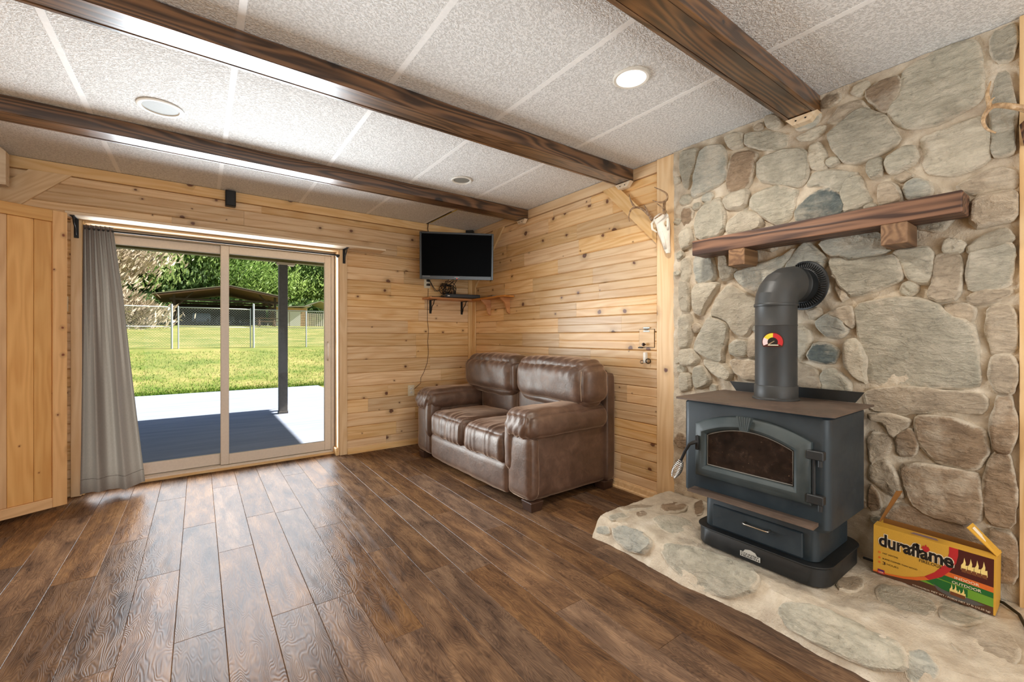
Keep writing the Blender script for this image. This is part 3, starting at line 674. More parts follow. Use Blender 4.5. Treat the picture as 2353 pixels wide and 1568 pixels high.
def resample(P, n):
    d = [0]
    for i in range(len(P)): d.append(d[-1]+math.dist(P[i], P[(i+1) % len(P)]))
    out = []; j = 0
    for k in range(n):
        t = d[-1]*k/n
        while d[j+1] < t: j += 1
        f = (t-d[j])/max(1e-9, d[j+1]-d[j]); a, b = P[j], P[(j+1) % len(P)]
        out.append((a[0]+(b[0]-a[0])*f, a[1]+(b[1]-a[1])*f))
    return out
def stone_mesh(P, seed, h, place, n=40, grow=.016, rough=1.):
    """P: outline in the wall's own (a, b) metres; place(a, b, height) gives the point. Returns the mesh and a rim weight per vertex"""
    P = resample(chaikin(P, 1), n); r = random.Random(seed)
    c = (sum(p[0] for p in P)/n, sum(p[1] for p in P)/n)
    R = sum(math.dist(p, c) for p in P)/n
    tilt = (r.uniform(-.13, .13), r.uniform(-.13, .13))
    Q = []
    for p in P:
        d = math.dist(p, c); k = 1+(grow+.006*fr((p[0]*1., p[1], seed), 22)+.003*fr((p[0], p[1], seed+5), 60))/max(d, .01)
        Q.append((c[0]+(p[0]-c[0])*k, c[1]+(p[1]-c[1])*k))
    mb = MB(); e = min(.013, R*.25); sm = []
    st = r.uniform(0, PI); ledge = r.random() < .6
    def relief(a, b):
        u, v = a*math.cos(st)+b*math.sin(st), -a*math.sin(st)+b*math.cos(st)
        z = .012*fr((a, b, seed*1.7), 7)+.007*fr((u*2.2, v*9, seed*2.3), 2.2)+.0045*fr((a, b, seed*3.1), 30)
        if ledge:                           # split faces: broken steps along the bedding
            q = (v*9+1.2*fr((a, b, seed), 6))
            z += .010*(math.floor(q)-q+.5)*.5
        return z*rough
    rings = [(0, -.02, 1), (.0, h*.25, .9), (e*.25, h*.62, .7), (e, h*.93, .45), (e+R*.16, h, .22), (R*.38, h, .1), (R*.58, h, 0), (R*.78, h, 0)]
    for off, hh, s in rings:
        for p in Q:
            d = math.dist(p, c); k = max(.02, (d-off*d/R if off > e*2 else d-off)/d)
            a, b = c[0]+(p[0]-c[0])*k, c[1]+(p[1]-c[1])*k
            z = hh
            if hh > 0: z += (relief(a, b)+(a-c[0])*tilt[0]+(b-c[1])*tilt[1])*min(1, hh/h)
            mb.v.append(place(a, b, z)); sm.append(s)
    m = len(rings)
    mb.v.append(place(c[0], c[1], h+relief(*c))); sm.append(0)
    for i in range(m-1): mb.f += [(i*n+k, i*n+(k+1) % n, (i+1)*n+(k+1) % n, (i+1)*n+k) for k in range(n)]
    mb.f += [((m-1)*n+k, (m-1)*n+(k+1) % n, m*n) for k in range(n)]
    return mb, sm
def stone(parent, tone, mb_sm, ang=32):
    mb, sm = mb_sm; o = obj('stone', mb, ST[tone], parent, smooth=ang)
    at = o.data.attributes.new('smear', 'FLOAT', 'POINT'); at.data.foreach_set('value', sm); return o
for i, (tone, P) in enumerate(parse(STONES)):
    A = sum(P[k][0]*P[(k+1) % len(P)][1]-P[(k+1) % len(P)][0]*P[k][1] for k in range(len(P)))
    if A > 0: P = P[::-1]
    P = [(min(1.724, max(.2, y)), min(2.43, z)) for y, z in P]
    h = .020+.026*random.random()
    stone(wr, tone, stone_mesh(P, i+1, h, lambda a, b, q: (2.618-q, max(.199, min(1.7265, a)), min(2.4335, b))))

# small chips pushed into the wider joints
def inside_d(p, P):
    d = 9; ins = False
    for i in range(len(P)):
        a, b = P[i], P[(i+1) % len(P)]; ab = (b[0]-a[0], b[1]-a[1]); t_ = max(0, min(1, ((p[0]-a[0])*ab[0]+(p[1]-a[1])*ab[1])/(ab[0]**2+ab[1]**2+1e-12)))
        d = min(d, math.hypot(p[0]-a[0]-ab[0]*t_, p[1]-a[1]-ab[1]*t_))
        if (a[1] > p[1]) != (b[1] > p[1]) and p[0] < ab[0]*(p[1]-a[1])/(b[1]-a[1])+a[0]: ins = not ins
    return -d if ins else d
allP = [P for _, P in parse(STONES)]; rc = random.Random(21); cand = []
for _ in range(2600):
    p = (rc.uniform(.23, 1.70), rc.uniform(.14, 2.41)); d = min(min(inside_d(p, P) for P in allP), p[0]-.2, 1.725-p[0], 2.43-p[1])
    if d > .030: cand.append((d, p))
cand.sort(reverse=True); put = []
for d, p in cand:
    if all(math.dist(p, o_[1]) > d*.9+o_[0]*.9 for o_ in put): put.append((d, p))
for i, (d, p) in enumerate(put[:46]):
    d = min(d, .075); k = rc.randint(4, 6); a0 = rc.uniform(0, 6); st_ = rc.uniform(1.0, 1.35)
    P = [(p[0]+d*.9*st_*math.cos(a0-2*PI*m_/k)*rc.uniform(.75, 1.05), p[1]+d*.9*math.sin(a0-2*PI*m_/k)*rc.uniform(.75, 1.05)) for m_ in range(k)]
    stone(wr, rc.choice('gtwgb' if p[1] > 1. else 'rtrg'), stone_mesh(P, 400+i, rc.uniform(.014, .034), lambda a, b, q: (2.618-q, max(.199, min(1.7265, a)), min(2.4335, b)), 24, .004))

# ------------------------------------------------------------------ hearth: mortared ledge with stones let into it
HX0, HX1, HT = 1.865, 1.925, .118
SL = math.hypot(HX1-HX0, HT)
def hx(y):                                # how far the front edge lies, rounding off at the near end
    k = 0
    if y < .30: k = ((.30-y)/.32)**2*.42
    return k+.012*math.sin(y*9)+.010*fr((y, 3, 0), 5)
def hsurf(y, s, q=0):                     # along the front (s from the floor up), then over the top
    b = hx(y)
    if s < SL:
        t = s/SL; n = Vector((-HT, 0, HX1-HX0)).normalized()
        p = Vector((HX0+(HX1-HX0)*t+b, y, HT*t))
    else:
        p = Vector((HX1+(s-SL)+b*max(0, 1-(s-SL)/.55), y, HT+.006*fr((s, y, 4), 5))); n = Vector((0, 0, 1))
        if s-SL < .03: n = (Vector((-HT, 0, HX1-HX0)).normalized()*(1-(s-SL)/.03)+n*((s-SL)/.03)).normalized()
    e = math.exp(-((s-SL)/.018)**2)*.012    # worn arris
    return p+n*(q-e)
mh = MB(); ys = [1.765-1.79*i/160 for i in range(161)]
ss = [0, .02, .045, .07, .095, SL-.02, SL-.008, SL, SL+.01, SL+.03]+[SL+.03+.66*k/44 for k in range(1, 45)]
for y in ys:
    for s in ss:
        q = .005*fr((y, s, 1), 28)+.010*fr((y, s, 5), 9)+.003*fr((y, s, 2), 60)
        p = hsurf(y, s, q)
        mh.v.append((min(p.x, 2.645), p.y, p.z if s > 0 else .0005))
n = len(ss)
for i in range(160):
    for k in range(n-1):
        a = i*n+k; mh.f.append((a, a+1, a+n+1, a+n))
for i, e in ((0, 1), (160, -1)):            # closed ends
    base = len(mh.v); row = [i*n+k for k in range(n)]
    mh.v.append((2.645, ys[i], .0005)); f = row+[base]
    mh.f.append(tuple(f if e < 0 else f[::-1]))
he = struct('hearth', mh, M['mortar'], smooth=40)
for i, (tone, P) in enumerate(parse(HSTONES)):
    A = sum(P[k][0]*P[(k+1) % len(P)][1]-P[(k+1) % len(P)][0]*P[k][1] for k in range(len(P)))
    if A > 0: P = P[::-1]
    big = i in (6, 8, 9)
    stone(he, tone, stone_mesh([(y, max(.012, s)) for y, s in P], 200+i, .017 if big else .004, lambda a, b, q: tuple(hsurf(a, max(.004, b), q+.001)), 44 if big else 30, .012, 1.3 if big else .4))

# ------------------------------------------------------------------ sliding glass door
def frame_bars(parent, name, m, x0, x1, z0, z1, y0, y1, w, wb=None, wt=None):
    wb = wb or w; wt = wt or w
    obj('stile' if name is None else name, MB().box(x0, x0+w, y0, y1, z0, z1, .003), m, parent)
    obj('stile' if name is None else name, MB().box(x1-w, x1, y0, y1, z0, z1, .003), m, parent)
    obj('rail' if name is None else name, MB().box(x0+w, x1-w, y0, y1, z0, z0+wb, .003), m, parent)
    obj('rail' if name is None else name, MB().box(x0+w, x1-w, y0, y1, z1-wt, z1, .003), m, parent)
d1 = struct('door_1', MB().box(DX0+.016, DX1-.016, 4.575, 4.69, 0.0, .032, .003), M['vinyl'])
fx0, fx1 = DX0+.016, DX1-.016
frame_bars(d1, 'door_frame', M['vinyl'], fx0, fx1, .032, 2.018, 4.575, 4.69, .030, .004, .03)
def panel(x0, x1, y0, wb):
    p = obj('door_panel', MB().box(x0, x0+.062, y0, y0+.035, .04, 1.985, .004).box(x1-.062, x1, y0, y0+.035, .04, 1.985, .004).box(x0+.062, x1-.062, y0, y0+.035, .04, .04+wb, .004).box(x0+.062, x1-.062, y0, y0+.035, 1.915, 1.985, .004), M['vinyl'], d1)
    obj('pane', MB().add([(x0+.055, y0+.018, .04+wb-.006), (x1-.055, y0+.018, .04+wb-.006), (x1-.055, y0+.018, 1.92), (x0+.055, y0+.018, 1.92)], [(0, 1, 2, 3)]), M['glass'], p)
    return p
mid = .187
panel(fx0+.03, mid+.03, 4.628, .095)
p2 = panel(mid-.032, fx1-.03, 4.584, .09)
hz = MB(); xh = fx1-.062
hz.tube([(xh, 4.584, 1.12), (xh, 4.555, 1.11), (xh, 4.545, 1.05), (xh, 4.545, 1.0), (xh, 4.555, .95), (xh, 4.584, .94)], .008, 8)
obj('handle', hz, M['vinyl'], d1, smooth=True)
# ------------------------------------------------------------------ things on the back wall
t = thing('door_shelf', 'long pale wood shelf mounted across the wall over the sliding door', 'shelf', (.38, YB, 2.05))
obj('shelf_board', MB().box(-.76-.38, 1.53-.38, -.158/2, .158/2, -.0095, .0095, .002), M['pine_raw'], t, loc=(.38, YB-.0165-.079-.001, 2.051))
def shelf_iron(x, y, z, side, label, group, h=.14, d=.13, ax='back'):
    t = thing('shelf_bracket', label, 'bracket', (x, y, z), group)
    obj('wall_plate', MB().box(x-.013, x+.013, y-.005, y-.0005, z-h, z-.001, .001), M['iron'], t)
    obj('shelf_plate', MB().box(x-.013, x+.013, y-d, y-.005, z-.005, z-.0012, .001), M['iron'], t)
    path = [(x, y-.005, z-h*.85), (x, y-.02, z-h*.86), (x, y-.034, z-h*.72), (x, y-.036, z-h*.58), (x, y-.05, z-h*.45), (x, y-.072, z-h*.38), (x, y-.09, z-h*.25), (x, y-.098, z-h*.12), (x, y-.112, z-.006)]
    obj('scroll', MB().tube(path, .005, 6), M['iron'], t, smooth=True)
shelf_iron(1.163, YB-.0165, 2.0405, 1, 'black iron scroll bracket under the shelf, on the casing away from the curtain', 'iron brackets of the door shelf')
shelf_iron(-.727, YB-.0165, 2.0405, 1, 'black iron scroll bracket under the shelf beside the curtain top', 'iron brackets of the door shelf')
# curtain rod and curtain
t = thing('curtain_rod', 'thin dark metal curtain rod across the top of the sliding door', 'curtain rod', (.2, 4.382, 1.968))
obj('rod', MB().tube([(-.675, 4.382, 1.968), (1.108, 4.382, 1.968)], .0075, 12), M['iron'], t, smooth=40)
for xx in (-.668, 1.1):
    obj('rod_bracket', MB().lathe([(.016, 0), (.016, .012)], (xx, YB-.018, 1.968), (0, -1, 0), 14).tube([(xx, YB-.03, 1.968), (xx, 4.382, 1.968)], .006, 8), M['iron'], t, smooth=40)
mc = MB(); nu, nv = 150, 60
for j in range(nv+1):
    v = j/nv; z = 1.995+(.045-1.995)*v
    xl = -.684-.013*v; xr = -.520+.02*min(1, v*4)+.165*v**1.15
    for i in range(nu+1):
        u = i/nu
        ph = 2*PI*(6.5*u)
        tight = math.sin(ph)
        loose = math.sin(2*PI*(2.3*u**1.1)+.9)*1.25+.35*math.sin(ph*.8+1)
        w = min(1, v*1.6)
        a = (.020*(1-w)*tight+.034*w*loose)*(1-.35*max(0, v-.85)/.15)
        x = xl+(xr-xl)*u+.004*math.sin(ph*2)*(1-w)
        zz = z+(.018*u-.012+.008*math.sin(u*7))*(v**6)*1.2
        mc.v.append((x, 4.376-.012*w+a-.03*v, zz))
for j in range(nv):
    for i in range(nu):
        a = j*(nu+1)+i; mc.f.append((a, a+1, a+nu+2, a+nu+1))
t = thing('curtain', 'grey brown curtain gathered at one side of the sliding door', 'curtain', (-.6, 4.37, .04))
cu = obj('curtain_cloth', mc, M['curtain'], t, smooth=True)
hem = MB()
row = nv-3
hem.tube([(mc.v[row*(nu+1)+i][0]+.6+(-.6), mc.v[row*(nu+1)+i][1]+4.37-4.37, mc.v[row*(nu+1)+i][2]) for i in range(0, nu+1, 3)], .0012, 5)
hem.v = [(a-0, b, c) for a, b, c in hem.v]
h = bpy.data.objects.new('hem', new_mesh('hem', hem, M['curtain'], True)); C.objects.link(h); h.parent = t
# open plank door at the left
ang = math.atan2(-.137, -.26)
t = thing('plank_door', 'tall knotty pine plank door standing open beside the curtain', 'door', (-.748, 4.225, 0), rot=(0, 0, ang))
# local: +X away from the free edge, thickness towards -Y local is hidden; the seen face is local +Y after the turn
def pd(name, x0, x1, z0, z1, y0, y1, vert):
    c = ((x0+x1)/2, (y0+y1)/2, (z0+z1)/2); sx, sy, sz = (x1-x0)/2, (y1-y0)/2, (z1-z0)/2
    if vert: mb = MB().box(-sz, sz, -sy, sy, -sx, sx, .0025); r = (0, -PI/2, 0)
    else: mb = MB().box(-sx, sx, -sy, sy, -sz, sz, .0025); r = (0, 0, 0)
    return obj(name, mb, M['pine_door'], t, loc=c, rot=r)
pd('stile', 0, .072, .025, 2.03, 0, .034, True)
pd('rail', .0725, .68, 1.952, 2.03, 0.001, .034, False)
pd('rail', .0725, .68, .025, .092, 0.001, .034, False)
w = .119; x = .0725
for k in range(6):
    x1 = min(.68, x+(.085 if k == 0 else w)); pd('door_board', x, x1-.0012, .0925, 1.9515, 0.004, .022, True); x = x1
    if x >= .679: break
pd('back_panel', .02, .66, .05, 2.0, -.012, -.001, True)
# header block of that doorway
t = thing('door_header_block', 'pale pine block with a slot and cut corner above the plank door', 'wood block', (-1.2, 4.22, 2.27))
obj('block', MB().prism([(-1.33, 2.16), (-1.022, 2.172), (-1.022, 2.39), (-1.05, 2.415), (-1.33, 2.415)], 'y', 4.225, 4.29), M['pine_raw'], t)
obj('slot_plate', MB().box(-1.2, -1.062, 4.2235, 4.2248, 2.27, 2.345), M['shelf'], t)
# switch plate by the door casing
t = thing('switch_plate', 'white light switch plate almost hidden behind the plank door', 'light switch', (-.80, YB, 1.415))
obj('plate', MB().box(-.838, -.772, YB-.006, YB-.0003, 1.36, 1.47, .002), M['ivory'], t); obj('toggle', MB().box(-.812, -.80, YB-.016, YB-.006, 1.40, 1.428, .002), M['ivory'], t)
# small speaker box above the door
t = thing('wall_speaker', 'small black speaker box high on the pine wall above the sliding door', 'speaker', (.219, YB, 2.36))
obj('cabinet', MB().box(.181, .257, YB-.07, YB-.013, 2.292, 2.424, .004), M['black'], t); obj('grille', MB().box(.187, .251, YB-.0735, YB-.0701, 2.298, 2.418, .002), M['blackmatte'], t)
# black box in the corner above the television
t = thing('corner_speaker', 'small black speaker box in the corner above the television', 'speaker', (2.56, 4.36, 2.37))
sp = MB().box(-.045, .045, -.03, .03, -.04, .04, .005).xf(Matrix.Translation((2.565, 4.365, 2.375)) @ Matrix.Rotation(-PI/4, 4, 'Z')); obj('cabinet', sp, M['black'], t)
sp = MB().box(-.039, .039, -.0335, -.0302, -.034, .034).xf(Matrix.Translation((2.565, 4.365, 2.375)) @ Matrix.Rotation(-PI/4, 4, 'Z')); obj('grille', sp, M['blackmatte'], t)
# outlets
def outlet(x, z, label, name='wall_outlet', plug=False):
    t = thing(name, label, 'power outlet', (x, YB, z), 'wall outlets on the pine wall')
    obj('plate', MB().box(x-.037, x+.037, YB-.006, YB-.0003, z-.058, z+.058, .002), M['ivory'], t)
    for dz in (-.02, .02):
        s = obj('socket', MB().lathe([(.0165, 0), (.0165, .0022), (.015, .003)], (x, YB-.006, z+dz), (0, -1, 0), 18), M['white'], t, smooth=40)
        for dx in (-.006, .006): obj('slot', MB().box(x+dx-.0012, x+dx+.0012, YB-.0095, YB-.0088, z+dz-.002, z+dz+.006), M['black'], s)
    if plug:
        for dz in (-.022, .024): obj('plug', MB().box(x-.014, x+.022, YB-.04, YB-.0098, z+dz-.012, z+dz+.012, .003), M['black'], t)
outlet(2.06, 1.775, 'pale outlet plate with black plugs under the television', plug=True)
outlet(1.871, .588, 'pale outlet plate low on the wall behind the sofa arm')
# corner shelf
def cs(name, label, boardargs, along):
    t = thing(name, label, 'shelf', (sum(boardargs[0:2])/2, sum(boardargs[2:4])/2, boardargs[4]))
    x0, x1, y0, y1, z0, z1 = boardargs
    c = ((x0+x1)/2, (y0+y1)/2, (z0+z1)/2); a, b_ = ((x1-x0)/2, (y1-y0)/2) if along == 'x' else ((y1-y0)/2, (x1-x0)/2)
    obj('shelf_board', MB().box(-a, a, -b_, b_, -(z1-z0)/2, (z1-z0)/2, .002), M['shelf'], t, loc=c, rot=(0, 0, 0 if along == 'x' else PI/2)); return t
cs('corner_shelf', 'short pine shelf board on the door wall below the television', (2.0, 2.635, YB-.205, YB-.002, 1.585, 1.604), 'x')
t = cs('side_shelf', 'short pine shelf board on the sofa wall with two wooden brackets', (2.515, XR-.002, 3.60, YB-.208, 1.585, 1.604), 'y')
for yy in (3.69, 4.06):
    pr = [(XR-.002, 1.5845), (2.53, 1.5845), (2.545, 1.56), (2.585, 1.53), (2.60, 1.48), (2.612, 1.44), (2.625, 1.425), (XR-.002, 1.415)]
    obj('wood_bracket', MB().prism(pr, 'y', yy-.01, yy+.01), M['shelf'], t)
shelf_iron(2.10, YB, 1.5848, 1, 'black iron scroll bracket under the corner shelf, below the outlet', 'iron brackets of the corner shelf', .15, .14)
shelf_iron(2.50, YB, 1.5848, 1, 'black iron scroll bracket under the corner shelf, beside the corner post', 'iron brackets of the corner shelf', .15, .14)
# set-top box and the flat box behind it
t = thing('media_box', 'flat black set-top media box lying on the corner shelf', 'media box', (2.40, 4.30, 1.604), rot=(0, 0, math.radians(-12)))
obj('case', MB().box(-.20, .20, -.11, .10, .002, .042, .004), plain('blue_black_case', RGB(36, 44, 54), .35), t, loc=(0, 0, 0)); obj('front_panel', MB().box(-.195, .195, -.113, -.1102, .006, .038, .001), M['black'], t, loc=(0, 0, 0)); obj('display', MB().box(-.18, -.155, -.1142, -.1132, .016, .024), M['white'], t, loc=(0, 0, 0))
t = thing('remote_control', 'slim grey remote control lying on the side shelf', 'remote control', (2.57, 3.92, 1.604), rot=(0, 0, math.radians(80)))
obj('body', MB().box(-.08, .08, -.02, .02, .0005, .016, .004), plain('grey_plastic', RGB(120, 116, 112), .4), t, loc=(0, 0, 0))
for i in range(5):
    for j in (-1, 0, 1): obj('button', MB().box(-.05+i*.022-.005, -.05+i*.022+.005, j*.011-.004, j*.011+.004, .016, .018), M['black'], t, loc=(0, 0, 0))
# cables
t = thing('cable_bundle', 'tangled bundle of black cables hanging between the television and shelf', 'cables', (2.25, 4.33, 1.604))
r = random.Random(3)
for k in range(9):
    p = []; cx, cz = 2.24+r.uniform(-.03, .05), 1.70+r.uniform(-.02, .03); ra, rb = r.uniform(.03, .10), r.uniform(.03, .075)
    a0 = r.uniform(0, 6)
    for i in range(19):
        a = a0+i/18*2*PI*r.choice((1, 1))*1.25
        p.append((cx+ra*math.cos(a)+.02*math.sin(a*2+k), 4.33+.03*math.sin(a+k)-.02+.006*k, max(1.613, cz+rb*math.sin(a)+.006*math.sin(3*a))))
    obj('cable', MB().tube(p, .0035, 6), M['blackmatte'], t, smooth=True)
for x0, x1 in ((2.075, 2.16), (2.08, 2.20)):
    obj('cable', MB().tube([(x0, YB-.043, 1.79), (x0+.02, YB-.06, 1.74), ((x0+x1)/2, YB-.08, 1.68), (x1, YB-.1, 1.69), (x1+.06, YB-.11, 1.75), (x1+.09, 4.2, 1.80)], .0032, 6), M['blackmatte'], t, smooth=True)
for x0 in (2.20, 2.26, 2.3): obj('cable', MB().tube([(x0, 4.34, 1.66), (x0+.01, 4.3, 1.75), (x0+.03, 4.2, 1.84), (x0+.02, 4.1, 1.92)], .0035, 6), M['blackmatte'], t, smooth=True)
obj('cable', MB().tube([(2.06, 4.33, 1.612), (2.12, 4.30, 1.610), (2.18, 4.31, 1.612), (2.24, 4.33, 1.63)], .006, 6), M['blackmatte'], t, smooth=True)
tag(obj('thin_cable', MB().tube([(2.072, YB-.004, 1.71), (2.066, YB-.004, 1.56), (2.063, YB-.004, 1.36), (2.076, YB-.004, 1.24), (2.066, YB-.004, 1.12), (2.075, YB-.004, 1.0), (2.06, YB-.004, .88), (2.02, YB-.004, .78), (1.985, YB-.004, .72), (1.98, YB-.004, .66), (1.90, YB-.012, .60)], .0026, 6), plain('brown_cord', RGB(92, 62, 40), .6), None, smooth=True), 'thin brown cord running down the pine wall from shelf to outlet', 'cord')
tag(obj('ceiling_cable', MB().tube([(2.052, 4.40, 2.432), (2.05, 4.41, 2.37), (2.055, 4.39, 2.30), (2.09, 4.1, 2.2), (2.13, 3.96, 2.16)], .004, 6), M['blackmatte'], None, smooth=True), 'black cord from the ceiling joint down behind the television', 'cord')

# ------------------------------------------------------------------ television on a swing arm
TVR = (0, math.radians(0), -math.radians(28))
t = thing('television', 'black flat television mounted on an arm in the corner', 'television', (2.128, 3.885, 1.995))
t.rotation_euler = (math.radians(6), 0, -math.radians(27)); WL[t.name] = Vector()
Z0 = (0, 0, 0)
obj('back_shell', soft(.33, .028, .19, .025, (0, .036, -.0), 6), M['black'], t, True, loc=Z0)
obj('bezel', MB().box(-.372, .372, -.012, .024, -.236, .236, .006), M['black'], t, loc=Z0)
obj('bezel_edge', MB().box(-.372, -.352, -.0165, -.0122, -.236, .236, .002).box(.352, .372, -.0165, -.0122, -.236, .236, .002).box(-.352, .352, -.0165, -.0122, .218, .236, .002).box(-.352, .352, -.0165, -.0122, -.236, -.2, .002), plain('gloss_bezel', RGB(20, 23, 23), .3), t, loc=Z0)
obj('screen', MB().box(-.351, .351, -.0138, -.0125, -.199, .217), M['screen'], t, loc=Z0)
obj('logo', MB().box(-.025, .025, -.0172, -.0166, -.216, -.210), plain('grey_print', RGB(170, 170, 170), .4), t, loc=Z0)
obj('standby_light', MB().ball((0.0, -.0168, -.226), .0035, 8, 6), M['led'], t, True, loc=Z0)
obj('print', MB().box(-.345, -.27, -.0172, -.0166, -.208, -.204), plain('grey_print_2', RGB(150, 150, 150), .4), t, loc=Z0)
t2 = thing('wall_mount', 'black wall arm holding the television', 'wall mount', (2.4, 4.2, 2.0))
obj('wall_plate', MB().box(2.60, 2.632, 4.10, 4.24, 1.88, 2.12), M['iron'], t2)
obj('arm', MB().tube([(2.60, 4.17, 2.0), (2.46, 4.28, 2.0), (2.17, 3.96, 2.0)], .02, 10), M['iron'], t2, smooth=40)

# ------------------------------------------------------------------ hatch, night light and skull on the sofa wall
t = thing('wall_hatch', 'small hinged pine hatch in the sofa wall with dark knob', 'hatch', (XR, 1.968, 1.16))
hp = MB().box(-.064, .064, 0, .006, -.064, .064, .0015)
obj('hatch_panel', hp, M['pine'], t, loc=(XR-.0005, 1.968, 1.165), rot=(0, 0, PI/2))
obj('hatch_gap', MB().box(XR-.0018, XR-.0003, 1.968-.0672, 1.968+.0672, 1.165-.0672, 1.165+.0672), M['blackmatte'], t)
hg = MB()
for dz in (-.012, .012): hg.box(XR-.0085, XR-.0062, 1.968-.028, 1.968+.028, 1.229+dz-.005, 1.229+dz+.005, .0008)
hg.box(XR-.0085, XR-.0062, 1.968-.012, 1.968+.012, 1.225, 1.233).tube([(XR-.009, 1.955, 1.229), (XR-.009, 1.981, 1.229)], .004, 8)
obj('hinge', hg, plain('zinc_hinge', RGB(150, 152, 148), .35, .8), t)
obj('knob', MB().lathe([(.004, 0), (.004, .012), (.011, .015), (.013, .022), (.010, .029), (.0005, .031)], (XR-.0065, 1.978, 1.12), (-1, 0, 0), 16), plain('dark_bronze', RGB(52, 38, 32), .25, .7), t, smooth=40)
obj('latch', MB().box(XR-.012, XR-.0005, 2.004, 2.04, 1.092, 1.100, .001), M['iron'], t)
t = thing('night_light', 'small white plug-in fitting with clear bulbs below the wall hatch', 'night light', (XR, 1.955, 1.03))
obj('stem', MB().box(XR-.03, XR-.001, 1.961, 1.982, .985, 1.062, .003), M['white'], t)
obj('clear_bulb', MB().ball((XR-.024, 1.94, 1.0), .020, 14, 10), M['bulb'], t, True); obj('clear_bulb', MB().ball((XR-.036, 1.985, .992), .014, 14, 10), M['bulb'], t, True)
# deer skull
t = thing('deer_skull', 'bleached deer skull with two antlers hung on the pine post', 'skull', (2.628, 1.80, 1.88))
prof = [  # centre y, centre x, z, half width (y), half depth (x)
    (1.806, 2.595, 2.030, .030, .020), (1.806, 2.588, 2.012, .050, .034), (1.805, 2.584, 1.985, .056, .040), (1.797, 2.580, 1.955, .056, .040),
    (1.788, 2.578, 1.925, .050, .038), (1.778, 2.580, 1.890, .040, .034), (1.772, 2.584, 1.855, .032, .028), (1.766, 2.588, 1.815, .026, .022), (1.760, 2.590, 1.778, .022, .017), (1.755, 2.594, 1.748, .014, .010)]
sk = MB(); n = 20
for cy, cx, z, hw, hd in prof:
    for k in range(n):
        a = 2*PI*k/n
        w_ = hw*(1+.10*math.cos(2*a)); d_ = hd*(1-.18*abs(math.sin(a*1.5)))
        pit = 0
        if 1.90 < z < 1.965: pit = .016*math.exp(-((abs(math.cos(a))-.85)/.25)**2)*(1 if math.sin(a) < .3 else 0)
        sk.v.append((cx+d_*math.sin(a), cy+(w_-pit)*math.cos(a), z))
for i in range(len(prof)-1): sk.f += [(i*n+k, (i+1)*n+k, (i+1)*n+(k+1) % n, i*n+(k+1) % n) for k in range(n)]
sk.f += [tuple(range(n)), tuple((len(prof)-1)*n+k for k in range(n))[::-1]]
s = obj('skull', sk, M['bone'], t, smooth=50)
for dy in (-.042, .042):
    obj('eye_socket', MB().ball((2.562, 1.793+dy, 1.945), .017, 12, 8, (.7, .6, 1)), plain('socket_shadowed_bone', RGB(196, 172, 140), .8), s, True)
    obj('cheekbone', MB().tube([(2.566, 1.795+dy*1.35, 1.985), (2.552, 1.793+dy*1.5, 1.965), (2.552, 1.790+dy*1.45, 1.925), (2.566, 1.782+dy*1.0, 1.90)], [.006, .008, .008, .005], 8), M['bone'], s, smooth=True)
    obj('nose_bone', MB().tube([(2.556, 1.780+dy*.18, 1.90), (2.566, 1.771+dy*.15, 1.83), (2.574, 1.764+dy*.12, 1.775)], [.009, .007, .005], 8), M['bone'], s, smooth=True)
def horn(paths, name='antler'):
    mb = MB()
    for p, r0, r1 in paths:
        q = []
        P = [Vector(a) for a in p]; P = [P[0]]+P+[P[-1]]
        for i in range(1, len(P)-2):
            for k in range(6):
                f = k/6; a, b_, c_, d_ = P[i-1], P[i], P[i+1], P[i+2]
                q.append(.5*((2*b_)+(-a+c_)*f+(2*a-5*b_+4*c_-d_)*f*f+(-a+3*b_-3*c_+d_)*f**3))
        q.append(P[-1]); m_ = len(q)
        mb.tube(q, [r0+(r1-r0)*(i/(m_-1)) for i in range(m_)], 9)
    return mb
obj('antler', horn([([(2.585, 1.872, 2.005), (2.575, 1.903, 2.045), (2.555, 1.935, 2.085), (2.54, 1.975, 2.105), (2.515, 2.002, 2.092), (2.50, 2.011, 2.045), (2.50, 2.006, 2.002)], .012, .003),
                    ([(2.535, 1.985, 2.105), (2.51, 1.995, 2.14), (2.50, 2.012, 2.200)], .010, .002), ([(2.575, 1.893, 2.035), (2.56, 1.905, 2.075), (2.55, 1.917, 2.110)], .010, .002), ([(2.585, 1.872, 2.0), (2.58, 1.885, 2.02)], .015, .013)]), M['horn'], t, smooth=True)
obj('antler', horn([([(2.58, 1.772, 2.005), (2.565, 1.765, 2.045), (2.54, 1.745, 2.085), (2.50, 1.70, 2.085), (2.49, 1.695, 2.115), (2.495, 1.735, 2.150), (2.50, 1.796, 2.190)], .012, .003),
                    ([(2.53, 1.735, 2.082), (2.505, 1.76, 2.08), (2.50, 1.812, 2.106)], .009, .002), ([(2.56, 1.76, 2.045), (2.53, 1.77, 2.06), (2.52, 1.79, 2.083)], .007, .002), ([(2.57, 1.76, 2.03), (2.52, 1.74, 2.01), (2.50, 1.762, 1.988), (2.50, 1.796, 1.976)], .009, .003)]), M['horn'], t, smooth=True)
